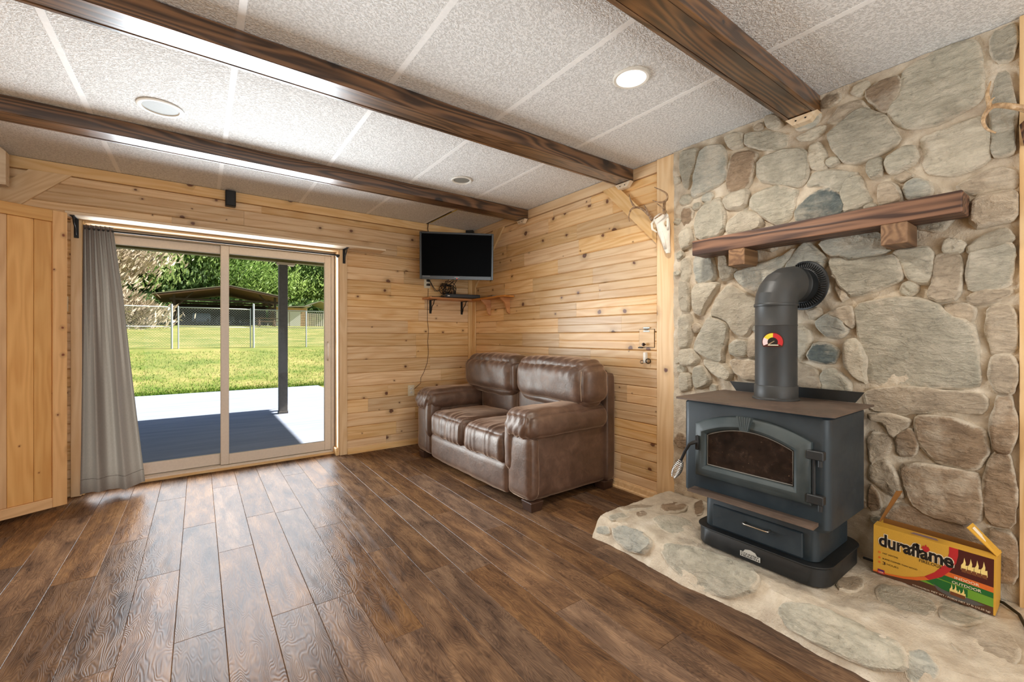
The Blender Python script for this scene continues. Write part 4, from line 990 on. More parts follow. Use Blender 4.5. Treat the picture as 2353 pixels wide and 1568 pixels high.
# antler rack on the near post
t = thing('antler_mount', 'single curved pale antler reaching from the pine post at the edge of the stone wall', 'antlers', (2.595, .14, 2.0))
obj('mount_plaque', MB().prism([(.09, 1.92), (.185, 1.92), (.195, 2.0), (.14, 2.06), (.085, 2.0)], 'x', 2.574, 2.594), M['mantel'], t)
obj('skull_cap', MB().ball((2.555, .14, 2.0), .03, 14, 10, (.9, 1.2, .9)), M['bone'], t, True)
obj('antler', horn([([(2.545, .150, 2.01), (2.50, .165, 2.02), (2.455, .20, 2.036), (2.45, .245, 2.057), (2.45, .266, 2.045), (2.45, .277, 2.015), (2.45, .268, 1.979), (2.45, .244, 1.953)], .014, .003),
                    ([(2.45, .258, 2.055), (2.45, .266, 2.11), (2.45, .257, 2.156)], .009, .002), ([(2.44, .262, 2.05), (2.42, .256, 2.066), (2.415, .243, 2.077)], .007, .002)]), M['pale_horn'], t, smooth=True)

# ------------------------------------------------------------------ mantel
t = thing('mantel_shelf', 'dark stained wooden mantel beam on the stone wall above the stove', 'mantel', (2.5, .91, 1.72))
ml = MB().box(-.578, .578, -.075, .075, -.045, .045, .006, 2)
ml.v = [(x_, y_+.004*fr((x_, z_, 1), 4), z_+.003*fr((x_, y_, 2), 5)) for x_, y_, z_ in ml.v]
obj('mantel_beam', ml, M['mantel'], t, loc=(2.515, .908, 1.717), rot=(0, 0, PI/2))
for y0, y1 in ((1.172, 1.262), (.494, .584)):
    obj('corbel', MB().box(-.08, .08, -.045, .045, -.046, .046, .003), M['corbel'], t, loc=(2.52, (y0+y1)/2, 1.6255))

# ------------------------------------------------------------------ stove
t = thing('wood_stove', 'dark blue grey steel wood stove with arched glass door on the stone hearth', 'stove', (2.28, .975, .125))
def rbox(x0, x1, y0, y1, z0, z1, r, seg=5, bz=.004):
    pts = []
    for cx, cy, a0 in ((x1-r, y1-r, 0), (x0+r, y1-r, PI/2), (x0+r, y0+r, PI), (x1-r, y0+r, 3*PI/2)):
        for k in range(seg+1):
            a = a0+k/seg*PI/2; pts.append((cx+r*math.cos(a), cy+r*math.sin(a)))
    mb = MB(); n = len(pts); cx, cy = (x0+x1)/2, (y0+y1)/2
    lev = [(z0, bz), (z0+bz, 0), (z1-bz, 0), (z1, bz)]
    for z, ins in lev:
        for p in pts:
            d = Vector((p[0]-cx, p[1]-cy)); k = 1-ins/max(d.length, .01); mb.v.append((cx+d.x*k, cy+d.y*k, z))
    for i in range(3): mb.f += [(i*n+k, i*n+(k+1) % n, (i+1)*n+(k+1) % n, (i+1)*n+k) for k in range(n)]
    mb.f += [tuple(range(n))[::-1], tuple(3*n+k for k in range(n))]; return mb
obj('base', rbox(2.072, 2.53, .672, 1.25, .126, .21, .085, 7, .006), M['stove_black'], t, smooth=40)
obj('base_rim', rbox(2.064, 2.535, .664, 1.258, .2105, .216, .09, 7, .002), M['stove_black'], t, smooth=40)
obj('pedestal', rbox(2.105, 2.50, .712, 1.215, .2165, .372, .04, 5), M['stove'], t, smooth=40)
obj('body', rbox(2.055, 2.505, .652, 1.30, .372, .854, .035, 6, .016), M['stove'], t, smooth=40)
tpl = MB().prism([(2.018, .672), (2.018, 1.318), (2.045, 1.335), (2.53, 1.335), (2.53, .628), (2.036, .628)][::-1], 'z', .8545, .862)
obj('top_plate', tpl, M['stove_top'], t)
obj('rear_shield', MB().prism([(.70, .8625), (1.262, .8625), (1.30, .915), (.665, .915)], 'x', 2.531, 2.537), M['stove_black'], t)
# ash lip
obj('ash_lip', MB().prism([(2.054, .40), (2.0, .397), (1.985, .403), (1.985, .410), (2.0, .412), (2.054, .414)], 'y', .69, 1.235), M['stove_top'], t)
dr = obj('ash_drawer', MB().box(2.091, 2.1045, .762, 1.162, .226, .335, .004), M['stove'], t)
obj('drawer_handle', MB().tube([(2.091, 1.0, .30), (2.068, 1.0, .299), (2.066, .992, .299), (2.066, .90, .299), (2.068, .892, .299), (2.091, .892, .30)], .0045, 8), M['steel'], dr, smooth=True)
# badge
bd = obj('badge', MB().box(2.0695, 2.0705, .924, 1.014, .145, .168).prism([(.938, .168), (1.0, .168), (.992, .180), (.969, .186), (.946, .180)], 'x', 2.0695, 2.0705), plain('silver_badge', RGB(206, 204, 196), .35, .3), t)
# arched door
cyD, hw, zb, zs, za = .965, .255, .482, .742, .806
def arch(inset, n=24):
    h_ = hw-inset; pts = [(cyD+h_, zb+inset), (cyD+h_, zs-inset*.75)]
    for k in range(1, n):
        u = -1+2*k/n; y_ = cyD-u*h_; pts.append((y_, zs-inset*.75+(za-zs-inset*.25)*(1-u*u)))
    pts += [(cyD-h_, zs-inset*.75), (cyD-h_, zb+inset)]; return pts
rings = [(0, 2.054), (0, 2.036), (.008, 2.026), (.02, 2.022), (.03, 2.013), (.045, 2.010), (.056, 2.017), (.062, 2.032), (.062, 2.040)]
mb = MB(); n = len(arch(0))
for ins, x_ in rings: mb.v += [(x_, a, b_) for a, b_ in arch(ins)]
for i in range(len(rings)-1): mb.f += [(i*n+k, i*n+(k+1) % n, (i+1)*n+(k+1) % n, (i+1)*n+k) for k in range(n)]
do = obj('stove_door', mb, M['stove_door'], t, smooth=38)
ga = arch(.062); obj('door_glass', MB().prism(ga, 'x', 2.034, 2.038), M['sootglass'], do)
rp = arch(.0655); obj('rope_gasket', MB().tube([(2.033, a, b_) for a, b_ in rp], .0028, 6, closed=True), plain('grey_gasket', RGB(120, 116, 108), .8), do, smooth=True)
ks = MB()
for k in range(6):
    y0 = cyD+.034-.068*k/6; y1 = y0-.0095; ks.prism([(y0, .812), (y1, .812), (cyD+(y1-cyD)*.52, .748), (cyD+(y0-cyD)*.52, .748)], 'x', 2.000, 2.018)
ks.prism([(cyD+.034, .811), (cyD-.034, .811), (cyD-.018, .749), (cyD+.018, .749)], 'x', 2.006, 2.02)
obj('keystone', ks, M['stove_door'], do)
for z_ in (.695, .515):
    obj('hinge', MB().box(2.018, 2.05, .662, .722, z_-.018, z_+.018, .003).lathe([(.008, -.03), (.008, .014)], (2.03, .676, z_-.014), (0, 0, 1), 12), M['stove_black'], do)
obj('hinge_pin', MB().lathe([(.006, .50), (.006, .70)], (2.036, .700, 0), (0, 0, 1), 10), M['stove_black'], do, smooth=40)
hd = obj('door_latch', MB().box(2.000, 2.03, 1.185, 1.202, .615, .685, .003).tube([(2.012, 1.192, .655), (1.992, 1.205, .650), (1.985, 1.222, .640), (1.984, 1.245, .600), (1.984, 1.272, .540)], [.010, .010, .008, .007, .007], 8), M['iron'], do, smooth=40)
A0, A1 = Vector((1.984, 1.268, .548)), Vector((1.982, 1.310, .452)); ax = (A1-A0).normalized(); u = ax.orthogonal().normalized(); w_ = ax.cross(u); hx_ = []
for i in range(12*12+1):
    f = i/(12*12); rr = .009+.0145*math.sin(PI*min(1, f*1.02))**.8; a = 2*PI*i/12
    hx_.append(A0+(A1-A0)*f+(u*math.cos(a)+w_*math.sin(a))*rr)
obj('coil_handle', MB().tube(hx_, .0028, 6), M['chrome'], do, smooth=True)
# ------------------------------------------------------------------ stovepipe
px, py, pr = 2.375, .985, .093
t = thing('stovepipe', 'black stovepipe rising from the stove and turning into the stone wall', 'stovepipe', (px, py, .862))
obj('collar', MB().lathe([(pr+.012, .8625), (pr+.012, .868), (pr+.004, .874), (pr+.004, .93), (pr+.001, .934)], (px, py, 0), n=48, caps=False), M['pipe'], t, smooth=40)
obj('pipe_section', MB().lathe([(pr, .866), (pr, 1.232), (pr+.0022, 1.235), (pr, 1.238), (pr, 1.338)], (px, py, 0), n=48, caps=False), M['pipe'], t, smooth=40)
D = Vector((.235, -.062, 0)).normalized(); Rb = .108; z0 = 1.338
el = MB()
segs = 5; pts = []; nr = 40
for k in range(segs+1):
    a = k/segs*PI/2
    c = Vector((px, py, z0))+D*(Rb-Rb*math.cos(a))+Vector((0, 0, Rb*math.sin(a)))
    tng = D*math.sin(a)+Vector((0, 0, math.cos(a))); s_ = Vector((-D.y, D.x, 0)); nn = tng.cross(s_)
    for m_ in range(nr): el.v.append(c+(s_*math.cos(2*PI*m_/nr)+nn*math.sin(2*PI*m_/nr))*(pr+.002))
for i in range(segs): el.f += [(i*nr+k, i*nr+(k+1) % nr, (i+1)*nr+(k+1) % nr, (i+1)*nr+k) for k in range(nr)]
eb = obj('elbow', el, M['pipe'], t, smooth=16)
obj('elbow_band', MB().lathe([(pr+.003, 1.330), (pr+.0055, 1.334), (pr+.0055, 1.342), (pr+.003, 1.346)], (px, py, 0), n=48, caps=False), M['pipe'], t, smooth=40)
e0 = Vector((px, py, z0+Rb))+D*Rb
obj('wall_section', MB().lathe([(pr-.004, -.002), (pr-.004, .03), (pr-.001, .034), (pr-.004, .038), (pr-.006, .09)], e0, D, 48, False), M['stove_black'], t, smooth=40)
wc = e0+D*.088
obj('wall_collar', MB().lathe([(pr-.006, -.006), (pr+.022, .004), (pr+.034, .006), (pr+.036, .010), (pr+.034, .014)], wc, D, 64, False), M['stove_black'], t, smooth=40)
rb = MB(); s_ = Vector((-D.y, D.x, 0))
for k in range(60):
    a = 2*PI*k/60; e_ = s_*math.cos(a)+Vector((0, 0, 1))*math.sin(a)
    rb.tube([wc+e_*(pr-.003)-D*.006, wc+e_*(pr+.010)-D*.004, wc+e_*(pr+.026)+D*.003], [.0022, .003, .0022], 6)
o = obj('collar_rib', rb, M['stove_black'], t, smooth=True); o['kind'] = 'stuff'
# magnetic thermometer on the pipe
gd = Vector((-.965, -.262, 0)).normalized(); gs = Vector((gd.y, -gd.x, 0)); gs = -gs
gc = Vector((px, py, 1.152))+gd*(pr+.001)
t = thing('pipe_thermometer', 'red and yellow half round thermometer stuck on the stovepipe', 'thermometer', gc)
def gp(pts, d0, d1, up=0.):
    mb = MB(); n = len(pts)
    for d in (d0, d1): mb.v += [gc+gs*a+Vector((0, 0, 1))*b_+gd*d for a, b_ in pts]
    mb.f = [tuple(range(n)), tuple(range(2*n-1, n-1, -1))]+[(i, n+i, n+(i+1) % n, (i+1) % n) for i in range(n)]; return mb
def sector(r0, r1, a0, a1, n=14):
    return [(r1*math.cos(a0+(a1-a0)*k/n), r1*math.sin(a0+(a1-a0)*k/n)) for k in range(n+1)]+[(r0*math.cos(a1+(a0-a1)*k/n), r0*math.sin(a1+(a0-a1)*k/n)) for k in range(n+1)]
DG = math.radians
obj('case', gp([(.047*math.cos(DG(-32+244*k/28)), .047*math.sin(DG(-32+244*k/28))) for k in range(29)], .0, .006), plain('brown_case', RGB(70, 30, 26), .35), t)
obj('dial_red', gp(sector(.022, .043, DG(-25), DG(88)), .0062, .0068), M['card_red'], t)
obj('dial_yellow', gp(sector(.022, .043, DG(88), DG(150)), .0062, .0068), plain('yellow_dial', RGB(222, 204, 60), .4), t)
obj('dial_white', gp(sector(.022, .043, DG(150), DG(205)), .0062, .0068), plain('pink_dial', RGB(232, 206, 206), .4), t)
obj('dial_hub', gp([(.0215*math.cos(2*PI*k/24), .0215*math.sin(2*PI*k/24)) for k in range(24)], .0062, .0072), M['card_black'], t)
obj('needle', gp([(-.019, -.010), (.006, .006), (.008, .003), (-.015, -.014)], .0075, .0082), M['steel'], t)
obj('pivot_bar', gp([(-.02, -.0175), (.024, -.0175), (.024, -.0135), (-.02, -.0135)], .0075, .0082), M['card_cream'], t)

# ------------------------------------------------------------------ firelog box
def text_mb(s, w, h, ext=.0, bold=0.):
    cu_ = bpy.data.curves.new('t', 'FONT'); cu_.body = s; cu_.size = 1; cu_.resolution_u = 3; cu_.offset = bold
    o_ = bpy.data.objects.new('t', cu_); C.objects.link(o_); bpy.context.view_layer.update()
    me = bpy.data.meshes.new_from_object(o_.evaluated_get(bpy.context.evaluated_depsgraph_get()))
    V = [v.co[:] for v in me.vertices]; F = [tuple(p.vertices) for p in me.polygons]
    bpy.data.objects.remove(o_); bpy.data.curves.remove(cu_); bpy.data.meshes.remove(me)
    x0, x1 = min(v[0] for v in V), max(v[0] for v in V); y0, y1 = min(v[1] for v in V), max(v[1] for v in V)
    return [((v[0]-x0)/(x1-x0)*w, (v[1]-y0)/(y1-y0)*h) for v in V], F
BW, BHt, BD = .366, .212, .135
t = thing('firelog_box', 'open yellow cardboard firelog box standing on the hearth beside the stove', 'box', (2.44, .61, .124), rot=(0, 0, -PI/2))
# local: +X to the right along the front (world -Y), -Y... front face at y=0 facing world -X, depth towards +Y (world +X), Z up
t.rotation_euler = (0, math.radians(0.6), -PI/2)
def bx(name, *a, m='card_yellow', par=None): return obj(name, MB().box(*a), M[m], par or t, loc=Z0)
bx('front_panel', 0, BW, 0, .003, 0, BHt); bx('back_panel', 0, BW, BD-.003, BD, 0, BHt, m='card_inside'); bx('side_panel', 0, .003, .003, BD-.003, 0, BHt)
bx('side_panel', BW-.003, BW, .003, BD-.003, 0, BHt); bx('bottom_panel', .003, BW-.003, .003, BD-.003, 0, .003, m='card_inside')
bx('lining', .0032, BW-.0032, BD-.0042, BD-.0032, .003, BHt-.002, m='card_inside')
fo = obj('top_flap', MB().add([(0, 0, BHt), (BW, 0, BHt), (BW, .052, BHt+.003), (.0, .052, BHt+.003), (0, 0, BHt+.002), (BW, 0, BHt+.002), (BW, .052, BHt+.005), (0, .052, BHt+.005)], [(0, 3, 2, 1), (4, 5, 6, 7), (0, 1, 5, 4), (1, 2, 6, 5), (2, 3, 7, 6), (3, 0, 4, 7)]), M['card_yellow'], t, loc=Z0)
fm = MB()
for k in range(3): fm.box(.12+k*.003, .205-k*.003, .016+k*.007, .02+k*.007, BHt+.0045+k*.0004, BHt+.0051+k*.0004)
obj('flap_print', fm, plain('mauve_ink', RGB(150, 128, 140), .5), fo, loc=Z0)
def sheet(pts, th=.003):                  # a stiff card flap through four points
    P = [Vector(p) for p in pts]; nn = (P[1]-P[0]).cross(P[3]-P[0]).normalized()*th
    return MB().add([p for p in P]+[p+nn for p in P], [(3, 2, 1, 0), (4, 5, 6, 7), (0, 1, 5, 4), (1, 2, 6, 5), (2, 3, 7, 6), (3, 0, 4, 7)])
obj('side_flap', sheet([(.004, .052, BHt), (.004, BD-.006, BHt), (.070, BD-.02, BHt+.15), (.062, .058, BHt+.16)]), M['card_inside'], t, loc=Z0)
q = obj('end_flap', sheet([(BW-.002, .030, BHt+.003), (BW+.004, .090, BHt+.004), (BW-.076, .098, BHt+.088), (BW-.086, .052, BHt+.078)]), M['card_yellow'], t, loc=Z0)
obj('flap_print', sheet([(BW-.018, .050, BHt+.0245), (BW-.016, .072, BHt+.025), (BW-.068, .082, BHt+.081), (BW-.072, .064, BHt+.078)], .001), M['card_cream'], q, loc=Z0)
lay = [0]
def art(name, pts, m, lift=None, faces=None):
    """flat print on the front panel: s runs 0..1 left to right, v 0..1 top to bottom"""
    lay[0] += 1; y_ = -.0002-.00006*lay[0] if lift is None else -lift
    mb = MB(); mb.v = [(s_*BW, y_, (1-v_)*BHt) for s_, v_ in pts]; mb.f = faces or [tuple(range(len(pts)))]
    return obj(name, mb, M[m], t, loc=Z0)
def txt(name, s, s0, s1, vb, vt, m, bold=0., lift=None):
    V, F = text_mb(s, (s1-s0)*BW, (vb-vt)*BHt, bold=bold)
    return art(name, [(s0+a/BW, vb-b_/BHt) for a, b_ in V], m, lift, F)
curve = [(.655, 0), (.655, .12), (.64, .26), (.60, .42), (.54, .58), (.46, .72), (.38, .80), (.28, .87), (.14, .92), (0, .94)]
c2 = [(.725, 0), (.725, .12), (.71, .28), (.665, .46), (.60, .62), (.50, .76), (.40, .85), (.28, .91), (.14, .95), (0, .965)]
art('picture_ground', c2+[(0, 1), (.985, 1), (.985, .0)], 'card_brown', .0004)
art('picture_fire', [(.725, 0), (.725, .12), (.71, .28), (.665, .46), (.655, .48), (.985, .50), (.985, 0)], 'card_maroon', .0006)
art('orange_band', [(.655, .485), (.62, .57), (.985, .60), (.985, .505)], 'card_orange', .0006)
art('green_band', [(.62, .572), (.56, .66), (.985, .70), (.985, .602)], 'card_green', .0006)
art('garden', [(.56, .662), (.46, .79), (.42, .835), (.985, .86), (.985, .702)], 'card_lime', .0006)
art('shrubs', [(.55, .68), (.47, .79), (.60, .86), (.80, .84), (.80, .70)], 'card_green', .0008)
art('fire_bowl', [(.53, .80), (.57, .90), (.70, .965), (.86, .94), (.93, .88), (.80, .85), (.70, .875), (.60, .85)], 'card_grey', .0010)
art('red_band', curve+c2[::-1], 'card_red', .0010)
art('orange_sweep', curve[5:]+c2[5:][::-1], 'card_orange', .0012)
r = random.Random(5)
def flames(x0, x1, vb, h_, nf, lift):
    for k in range(nf):
        c_ = x0+(x1-x0)*(k+.5)/nf; w_ = (x1-x0)/nf*.55; hh = h_*r.uniform(.7, 1.15)
        art('flame', [(c_-w_, vb), (c_-w_*1.0, vb-hh*.35), (c_-w_*.35, vb-hh*.6), (c_-w_*.1, vb-hh), (c_+w_*.35, vb-hh*.62), (c_+w_*.3, vb-hh*.4), (c_+w_*.9, vb-hh*.45), (c_+w_, vb)], 'card_flame', lift)
flames(.75, .94, .36, .24, 4, .0009)
for k in range(5): art('log', [(.75+k*.038, .33), (.785+k*.038, .325), (.787+k*.038, .40), (.752+k*.038, .395)], 'card_wood', .0011)
flames(.665, .785, .86, .17, 4, .0013)
art('log', [(.665, .83), (.785, .835), (.78, .90), (.67, .895)], 'card_wood', .0015)
txt('lettering', 'INDOOR', .70, .885, .575, .525, 'card_cream', .01, .0012)
txt('lettering', 'OUTDOOR', .68, .90, .672, .622, 'card_cream', .01, .0012)
txt('lettering_edge', 'duraflame', .045, .70, .405, .115, 'card_cream', .075, .0014)
txt('lettering', 'duraflame', .052, .692, .398, .125, 'card_black', .032, .0018)
art('flame_mark', [(.452, .225), (.432, .17), (.445, .12), (.455, .14), (.468, .085), (.478, .13), (.488, .12), (.502, .17), (.492, .21), (.474, .235)], 'card_red', .0020)
txt('lettering', 'FIRELOGS', .415, .595, .465, .41, 'card_black', .005, .0012)
txt('small_print', 'FAST LIGHTING', .09, .23, .545, .515, 'card_black', .01, .0012)
txt('small_print', 'BURNS CLEANER THAN WOOD', .09, .40, .655, .625, 'card_black', .01, .0012)
txt('small_print', '3', .09, .118, .765, .70, 'card_black', .02, .0012); txt('small_print', 'HOURS', .13, .235, .75, .715, 'card_black', 0, .0012)
for v_ in (.53, .64, .735): art('print_dot', [(.06+.012*math.cos(k), v_+.022*math.sin(k)) for k in [2*PI*i/12 for i in range(12)]], 'card_orange', .0012)
art('flag_mark', [(.045, .88), (.11, .88), (.11, .97), (.045, .97)], 'card_red', .0014); art('flag_mark', [(.05, .89), (.105, .89), (.105, .915), (.05, .915)], 'card_blue', .0016)
txt('small_print', 'USA', .055, .10, .955, .925, 'card_cream', .01, .0016)
txt('small_print', 'NET WT / POIDS NET 27 lb (12.25 kg)', .52, .965, .985, .945, 'card_cream', .004, .0018)
txt('small_print', '4.5 LB (2.04 KG) FIRELOGS /', .36, .51, .985, .95, 'card_cream', .002, .0018)
# stove badge words
V, F = text_mb('COUNTRY', .08, .009, bold=.02)
me_ = MB(); me_.v = [(2.0692, 1.009-a, .1575+b_) for a, b_ in V]; me_.f = F; obj('lettering', me_, M['card_black'], bd)
V, F = text_mb('HEARTH', .08, .008, bold=.02)
me_ = MB(); me_.v = [(2.0692, 1.009-a, .1475+b_) for a, b_ in V]; me_.f = F; obj('lettering', me_, M['card_black'], bd)
# power cord of the stove blower
tag(obj('power_cord', MB().tube([(2.50, .66, .15), (2.54, .60, .133), (2.585, .50, .131), (2.585, .35, .131), (2.56, .235, .131), (2.50, .19, .131), (2.40, .165, .131), (2.28, .135, .131), (2.2, .10, .131), (2.13, .05, .128), (2.14, .01, .115), (2.13, -.04, .03), (2.12, -.1, .006)], .0055, 8), M['blackmatte'], None, smooth=True), 'thick black power cord lying on the hearth beyond the yellow box', 'cord')

# ------------------------------------------------------------------ sofa
t = thing('loveseat', 'brown suede two seat sofa with padded arms against the pine wall', 'sofa', (2.195, 3.11, 0), rot=(0, 0, math.radians(1.0)))
def wr_f(sd, amp=.004, fx=14, gather=None):
    def f(w, n):
        d = amp*noise.noise(Vector((w.x*6+sd, w.y*6, w.z*6)))+amp*.6*noise.noise(Vector((w.x*fx, w.y*fx+sd, w.z*fx)))
        if gather: d += gather(w, n)
        return d
    return f
def part(name, hx_, hy_, hz_, r_, c_, n=14, puff=0., fn=None, m='suede', par=None):
    return obj(name, soft(hx_, hy_, hz_, r_, c_, n, puff, fn), M[m], par or t, True, loc=Z0)
part('base_frame', .40, .80, .105, .03, (.0, 0, .165), 10, 0, wr_f(1, .002))
part('front_rail', .055, .60, .11, .035, (-.385, 0, .165), (8, 40, 10), .008, wr_f(2, .004))
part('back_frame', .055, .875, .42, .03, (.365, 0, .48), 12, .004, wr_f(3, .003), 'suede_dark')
for sg, sd in ((-1, 10), (1, 20)):
    dy_ = .035 if sg > 0 else 0
    part('arm_panel', .405, .130, .235, .045, (-.02, sg*.715+dy_, .295), (16, 8, 14), .010, wr_f(sd, .004))
    def gat(w, n, sg=sg):
        fr_ = math.exp(-((w.x+.40)/.07)**2); return .006*fr_*math.sin(w.y*95+9*noise.noise(Vector((w.x*9, w.z*9, 2))))
    part('arm_pad', .415, .158, .098, .092, (-.045, sg*.722+dy_, .565), (34, 22, 14), .02, wr_f(sd+1, .007, 12, gat))
    part('arm_roll', .075, .055, .185, .052, (-.375, sg*.625+dy_, .415), (10, 10, 20), .006, wr_f(sd+2, .006, 18))
    part('front_panel', .05, .125, .215, .045, (-.385, sg*.738+dy_, .29), (8, 12, 16), .008, wr_f(sd+3, .004))
for sg, sd in ((-1, 30), (1, 40)):
    def pl(w, n, sd=sd):
        k = math.exp(-((w.x+.30)/.11)**2)
        c = math.sin(w.y*72+9*noise.noise(Vector((w.x*5+sd, w.y*7, 0)))+sd)
        return .0052*k*(abs(c)**.7*(1 if c > 0 else -1))*.8
    cu_ = part('seat_cushion', .345, .292, .112, .062, (-.105, sg*.297, .365), (34, 56, 12), .028, wr_f(sd, .006, 10, pl))
    mb = MB().tube([(-.436, sg*.297-.25+.5*k/20, .438+.006*math.sin(k*1.3)) for k in range(21)], .0014, 5); obj('stitching', mb, M['thread'], cu_, True, loc=Z0)
    part('lumbar_cushion', .10, .300, .15, .07, (.215, sg*.302, .585), (10, 18, 14), .02, wr_f(sd+1, .006, 9))
    def top(w, n, sd=sd):
        k = math.exp(-((w.z-.14)/.07)**2); return .006*k*math.sin(w.y*70+7*noise.noise(Vector((w.y*4+sd, w.z*6, 1))))
    bk = part('back_pillow', .155, .425, .165, .115, (.195, sg*.437-.035, .815), (20, 50, 26), .035, wr_f(sd+2, .010, 7, top))
    obj('stitching', MB().tube([(.045+.01*abs(k-8)/8, sg*(.437+.385)-.035, .70+.22*k/16) for k in range(17)], .0016, 5), M['thread'], bk, True, loc=Z0)
for x_, y_ in ((-.375, -.815), (-.375, .815), (.345, -.815), (.345, .815)):
    f_ = MB().box(-.055, .055, -.055, .055, .0, .066, .003); f_.v = [(a*(1 if c_ > .03 else .82)+x_, b_*(1 if c_ > .03 else .82)+y_, c_+.0008) for a, b_, c_ in f_.v]
    obj('leg', f_, M['foot'], t, loc=Z0)
# ------------------------------------------------------------------ outside
def gz(x, y):
    if y < 12.1: return -.14
    if y < 19.5: z = -.13+.88*((y-12.1)/7.4)
    elif y < 48: z = .75+1.45*((y-19.5)/28.5)
    else: z = 2.2+.01*(y-48)
    return z+.03*fr((x, y, 0), .35)*min(1, (y-12.1)/2)
lm = MB(); gxs = [-60, -40, -25, -16]+[-12+i for i in range(25)]+[16, 22, 30, 45, 70]; gys = [4.72, 8, 12.12]+[12.8+.8*i for i in range(10)]+[21, 23, 26, 30, 35, 41, 48, 60, 80, 120]
for y in gys:
    for x in gxs: lm.v.append((x, y, gz(x, y)))
n = len(gxs)
for j in range(len(gys)-1):
    for i in range(n-1): a = j*n+i; lm.f.append((a, a+1, a+n+1, a+n))
struct('lawn', lm, M['grass'], smooth=True)
pt = struct('patio', MB().box(-6, 4.5, 4.722, 8.262, -.139, -.1, .004), M['concrete'])
obj('slab', MB().box(-6, 2.52, 8.278, 12.1, -.139, -.102, .004), M['concrete'], pt)
obj('slab', MB().box(2.535, 4.5, 8.278, 9.5, -.139, -.102, .004), M['concrete'], pt)
# ragged grass along the slab and over the near lawn
gm = MB(); r = random.Random(11)
for k in range(16000):
    if k < 5000: x, y = r.uniform(-2.2, 3.2), 12.11+abs(r.gauss(0, .22))
    else: x, y = r.uniform(-4, 4.6), 12.15+6.5*r.random()**1.5
    z = gz(x, y); h = r.uniform(.03, .075); a = r.uniform(0, PI); w = .007; dx, dy = w*math.cos(a), w*math.sin(a); lx, ly = r.gauss(0, .03), r.gauss(0, .03)-(.03 if k < 5000 else 0)
    gm.add([(x-dx, y-dy, z), (x+dx, y+dy, z), (x+lx, y+ly, z+h)], [(0, 1, 2)])
g = obj('grass', gm, M['blade']); g['kind'] = 'stuff'; g['label'] = 'short green and straw coloured grass beyond the patio'
# porch roof
pr_ = struct('roof_porch', MB().box(-5.5, 4.2, 4.73, 8.25, 2.63, 2.66), M['porch'])
for k in range(24):
    obj('roof_board', MB().box(-5.5+k*.404, -5.5+k*.404+.400, 4.73, 8.25, 2.608, 2.629, .003), M['porch'], pr_)
obj('eave_beam', MB().box(-5.5, 4.2, 7.98, 8.10, 2.405, 2.607, .006), M['porch'], pr_)
obj('fascia', MB().box(-5.5, 4.2, 8.251, 8.275, 2.52, 2.68, .004), M['porch'], pr_)
t = thing('porch_post', 'dark square porch post standing at the patio joint outside the glass door', 'post', (1.13, 8.04, -.1))
obj('shaft', MB().box(1.066, 1.194, 7.975, 8.10, -.0995, 2.36, .006), M['post'], t); obj('cap_block', MB().box(1.04, 1.30, 7.97, 8.11, 2.361, 2.404, .004), M['pine_raw'], t); obj('shoe', MB().box(1.06, 1.20, 7.969, 8.106, -.0998, -.06, .003), M['post'], t)
# chain-link fence
YFN = 19.5
def wires(x0, x1, z0, z1, y, parent, tilt=0.):
    mb = MB(); s = .085; h = z1-z0; n = int((x1-x0+h)/s)+1; rr = .0028
    for k in range(n):
        for dr in (1, -1):
            xa = x0-h+k*s if dr > 0 else x0+k*s; za, xb, zb = z0, xa+h*dr, z1
            if dr > 0: xa, xb = xa, xa+h
            pts = sorted([(xa, z0), (xb, z1)])
            (ax, az), (bx_, bz) = pts; m_ = (bz-az)/(bx_-ax)
            if ax < x0: az += m_*(x0-ax); ax = x0
            if bx_ > x1: bz -= m_*(bx_-x1); bx_ = x1
            if bx_-ax < .02: continue
            yy = y+dr*.003; d = Vector((bx_-ax, 0, bz-az)).normalized(); u = Vector((-d.z, 0, d.x))*rr
            mb.add([(ax-u.x, yy, az-u.z), (bx_-u.x, yy, bz-u.z), (bx_+u.x, yy, bz+u.z), (ax+u.x, yy, az+u.z)], [(0, 1, 2, 3)])
    o = obj('wire_mesh', mb, M['galv'], parent); o['kind'] = 'stuff'
def fence(name, label, x0, x1, posts, cat='fence'):
    t = thing(name, label, cat, ((x0+x1)/2, YFN, gz((x0+x1)/2, YFN)))
    for x, r_, top in posts: obj('fence_post', MB().tube([(x, YFN, gz(x, YFN)-.05), (x, YFN, top), (x, YFN, top+.03)], [r_, r_, r_*.5], 10), M['galv'], t, smooth=40)
    obj('rail', MB().tube([(x0, YFN, 2.22), (x1, YFN, 2.22)], .018, 8), M['galv'], t, smooth=True); obj('rail', MB().tube([(x0, YFN, 1.52), (x1, YFN, 1.52)], .013, 6), M['galv'], t, smooth=True)
    wires(x0, x1, .78, 2.2, YFN+.03, t)
fence('chain_link_fence', 'galvanised chain link fence in front of the dry tree', -8, -.80, [(-5, .03, 2.26), (-2.9, .03, 2.26), (-.78, .032, 2.30)])
fence('chain_link_gate', 'galvanised chain link gate in the middle of the fence', -.60, 1.62, [(-.60, .022, 2.24), (1.62, .022, 2.24)], 'gate')
fence('chain_link_fence', 'galvanised chain link fence beyond the porch post', 1.74, 9, [(1.72, .036, 2.42), (3.6, .025, 2.2), (6.2, .03, 2.26)])
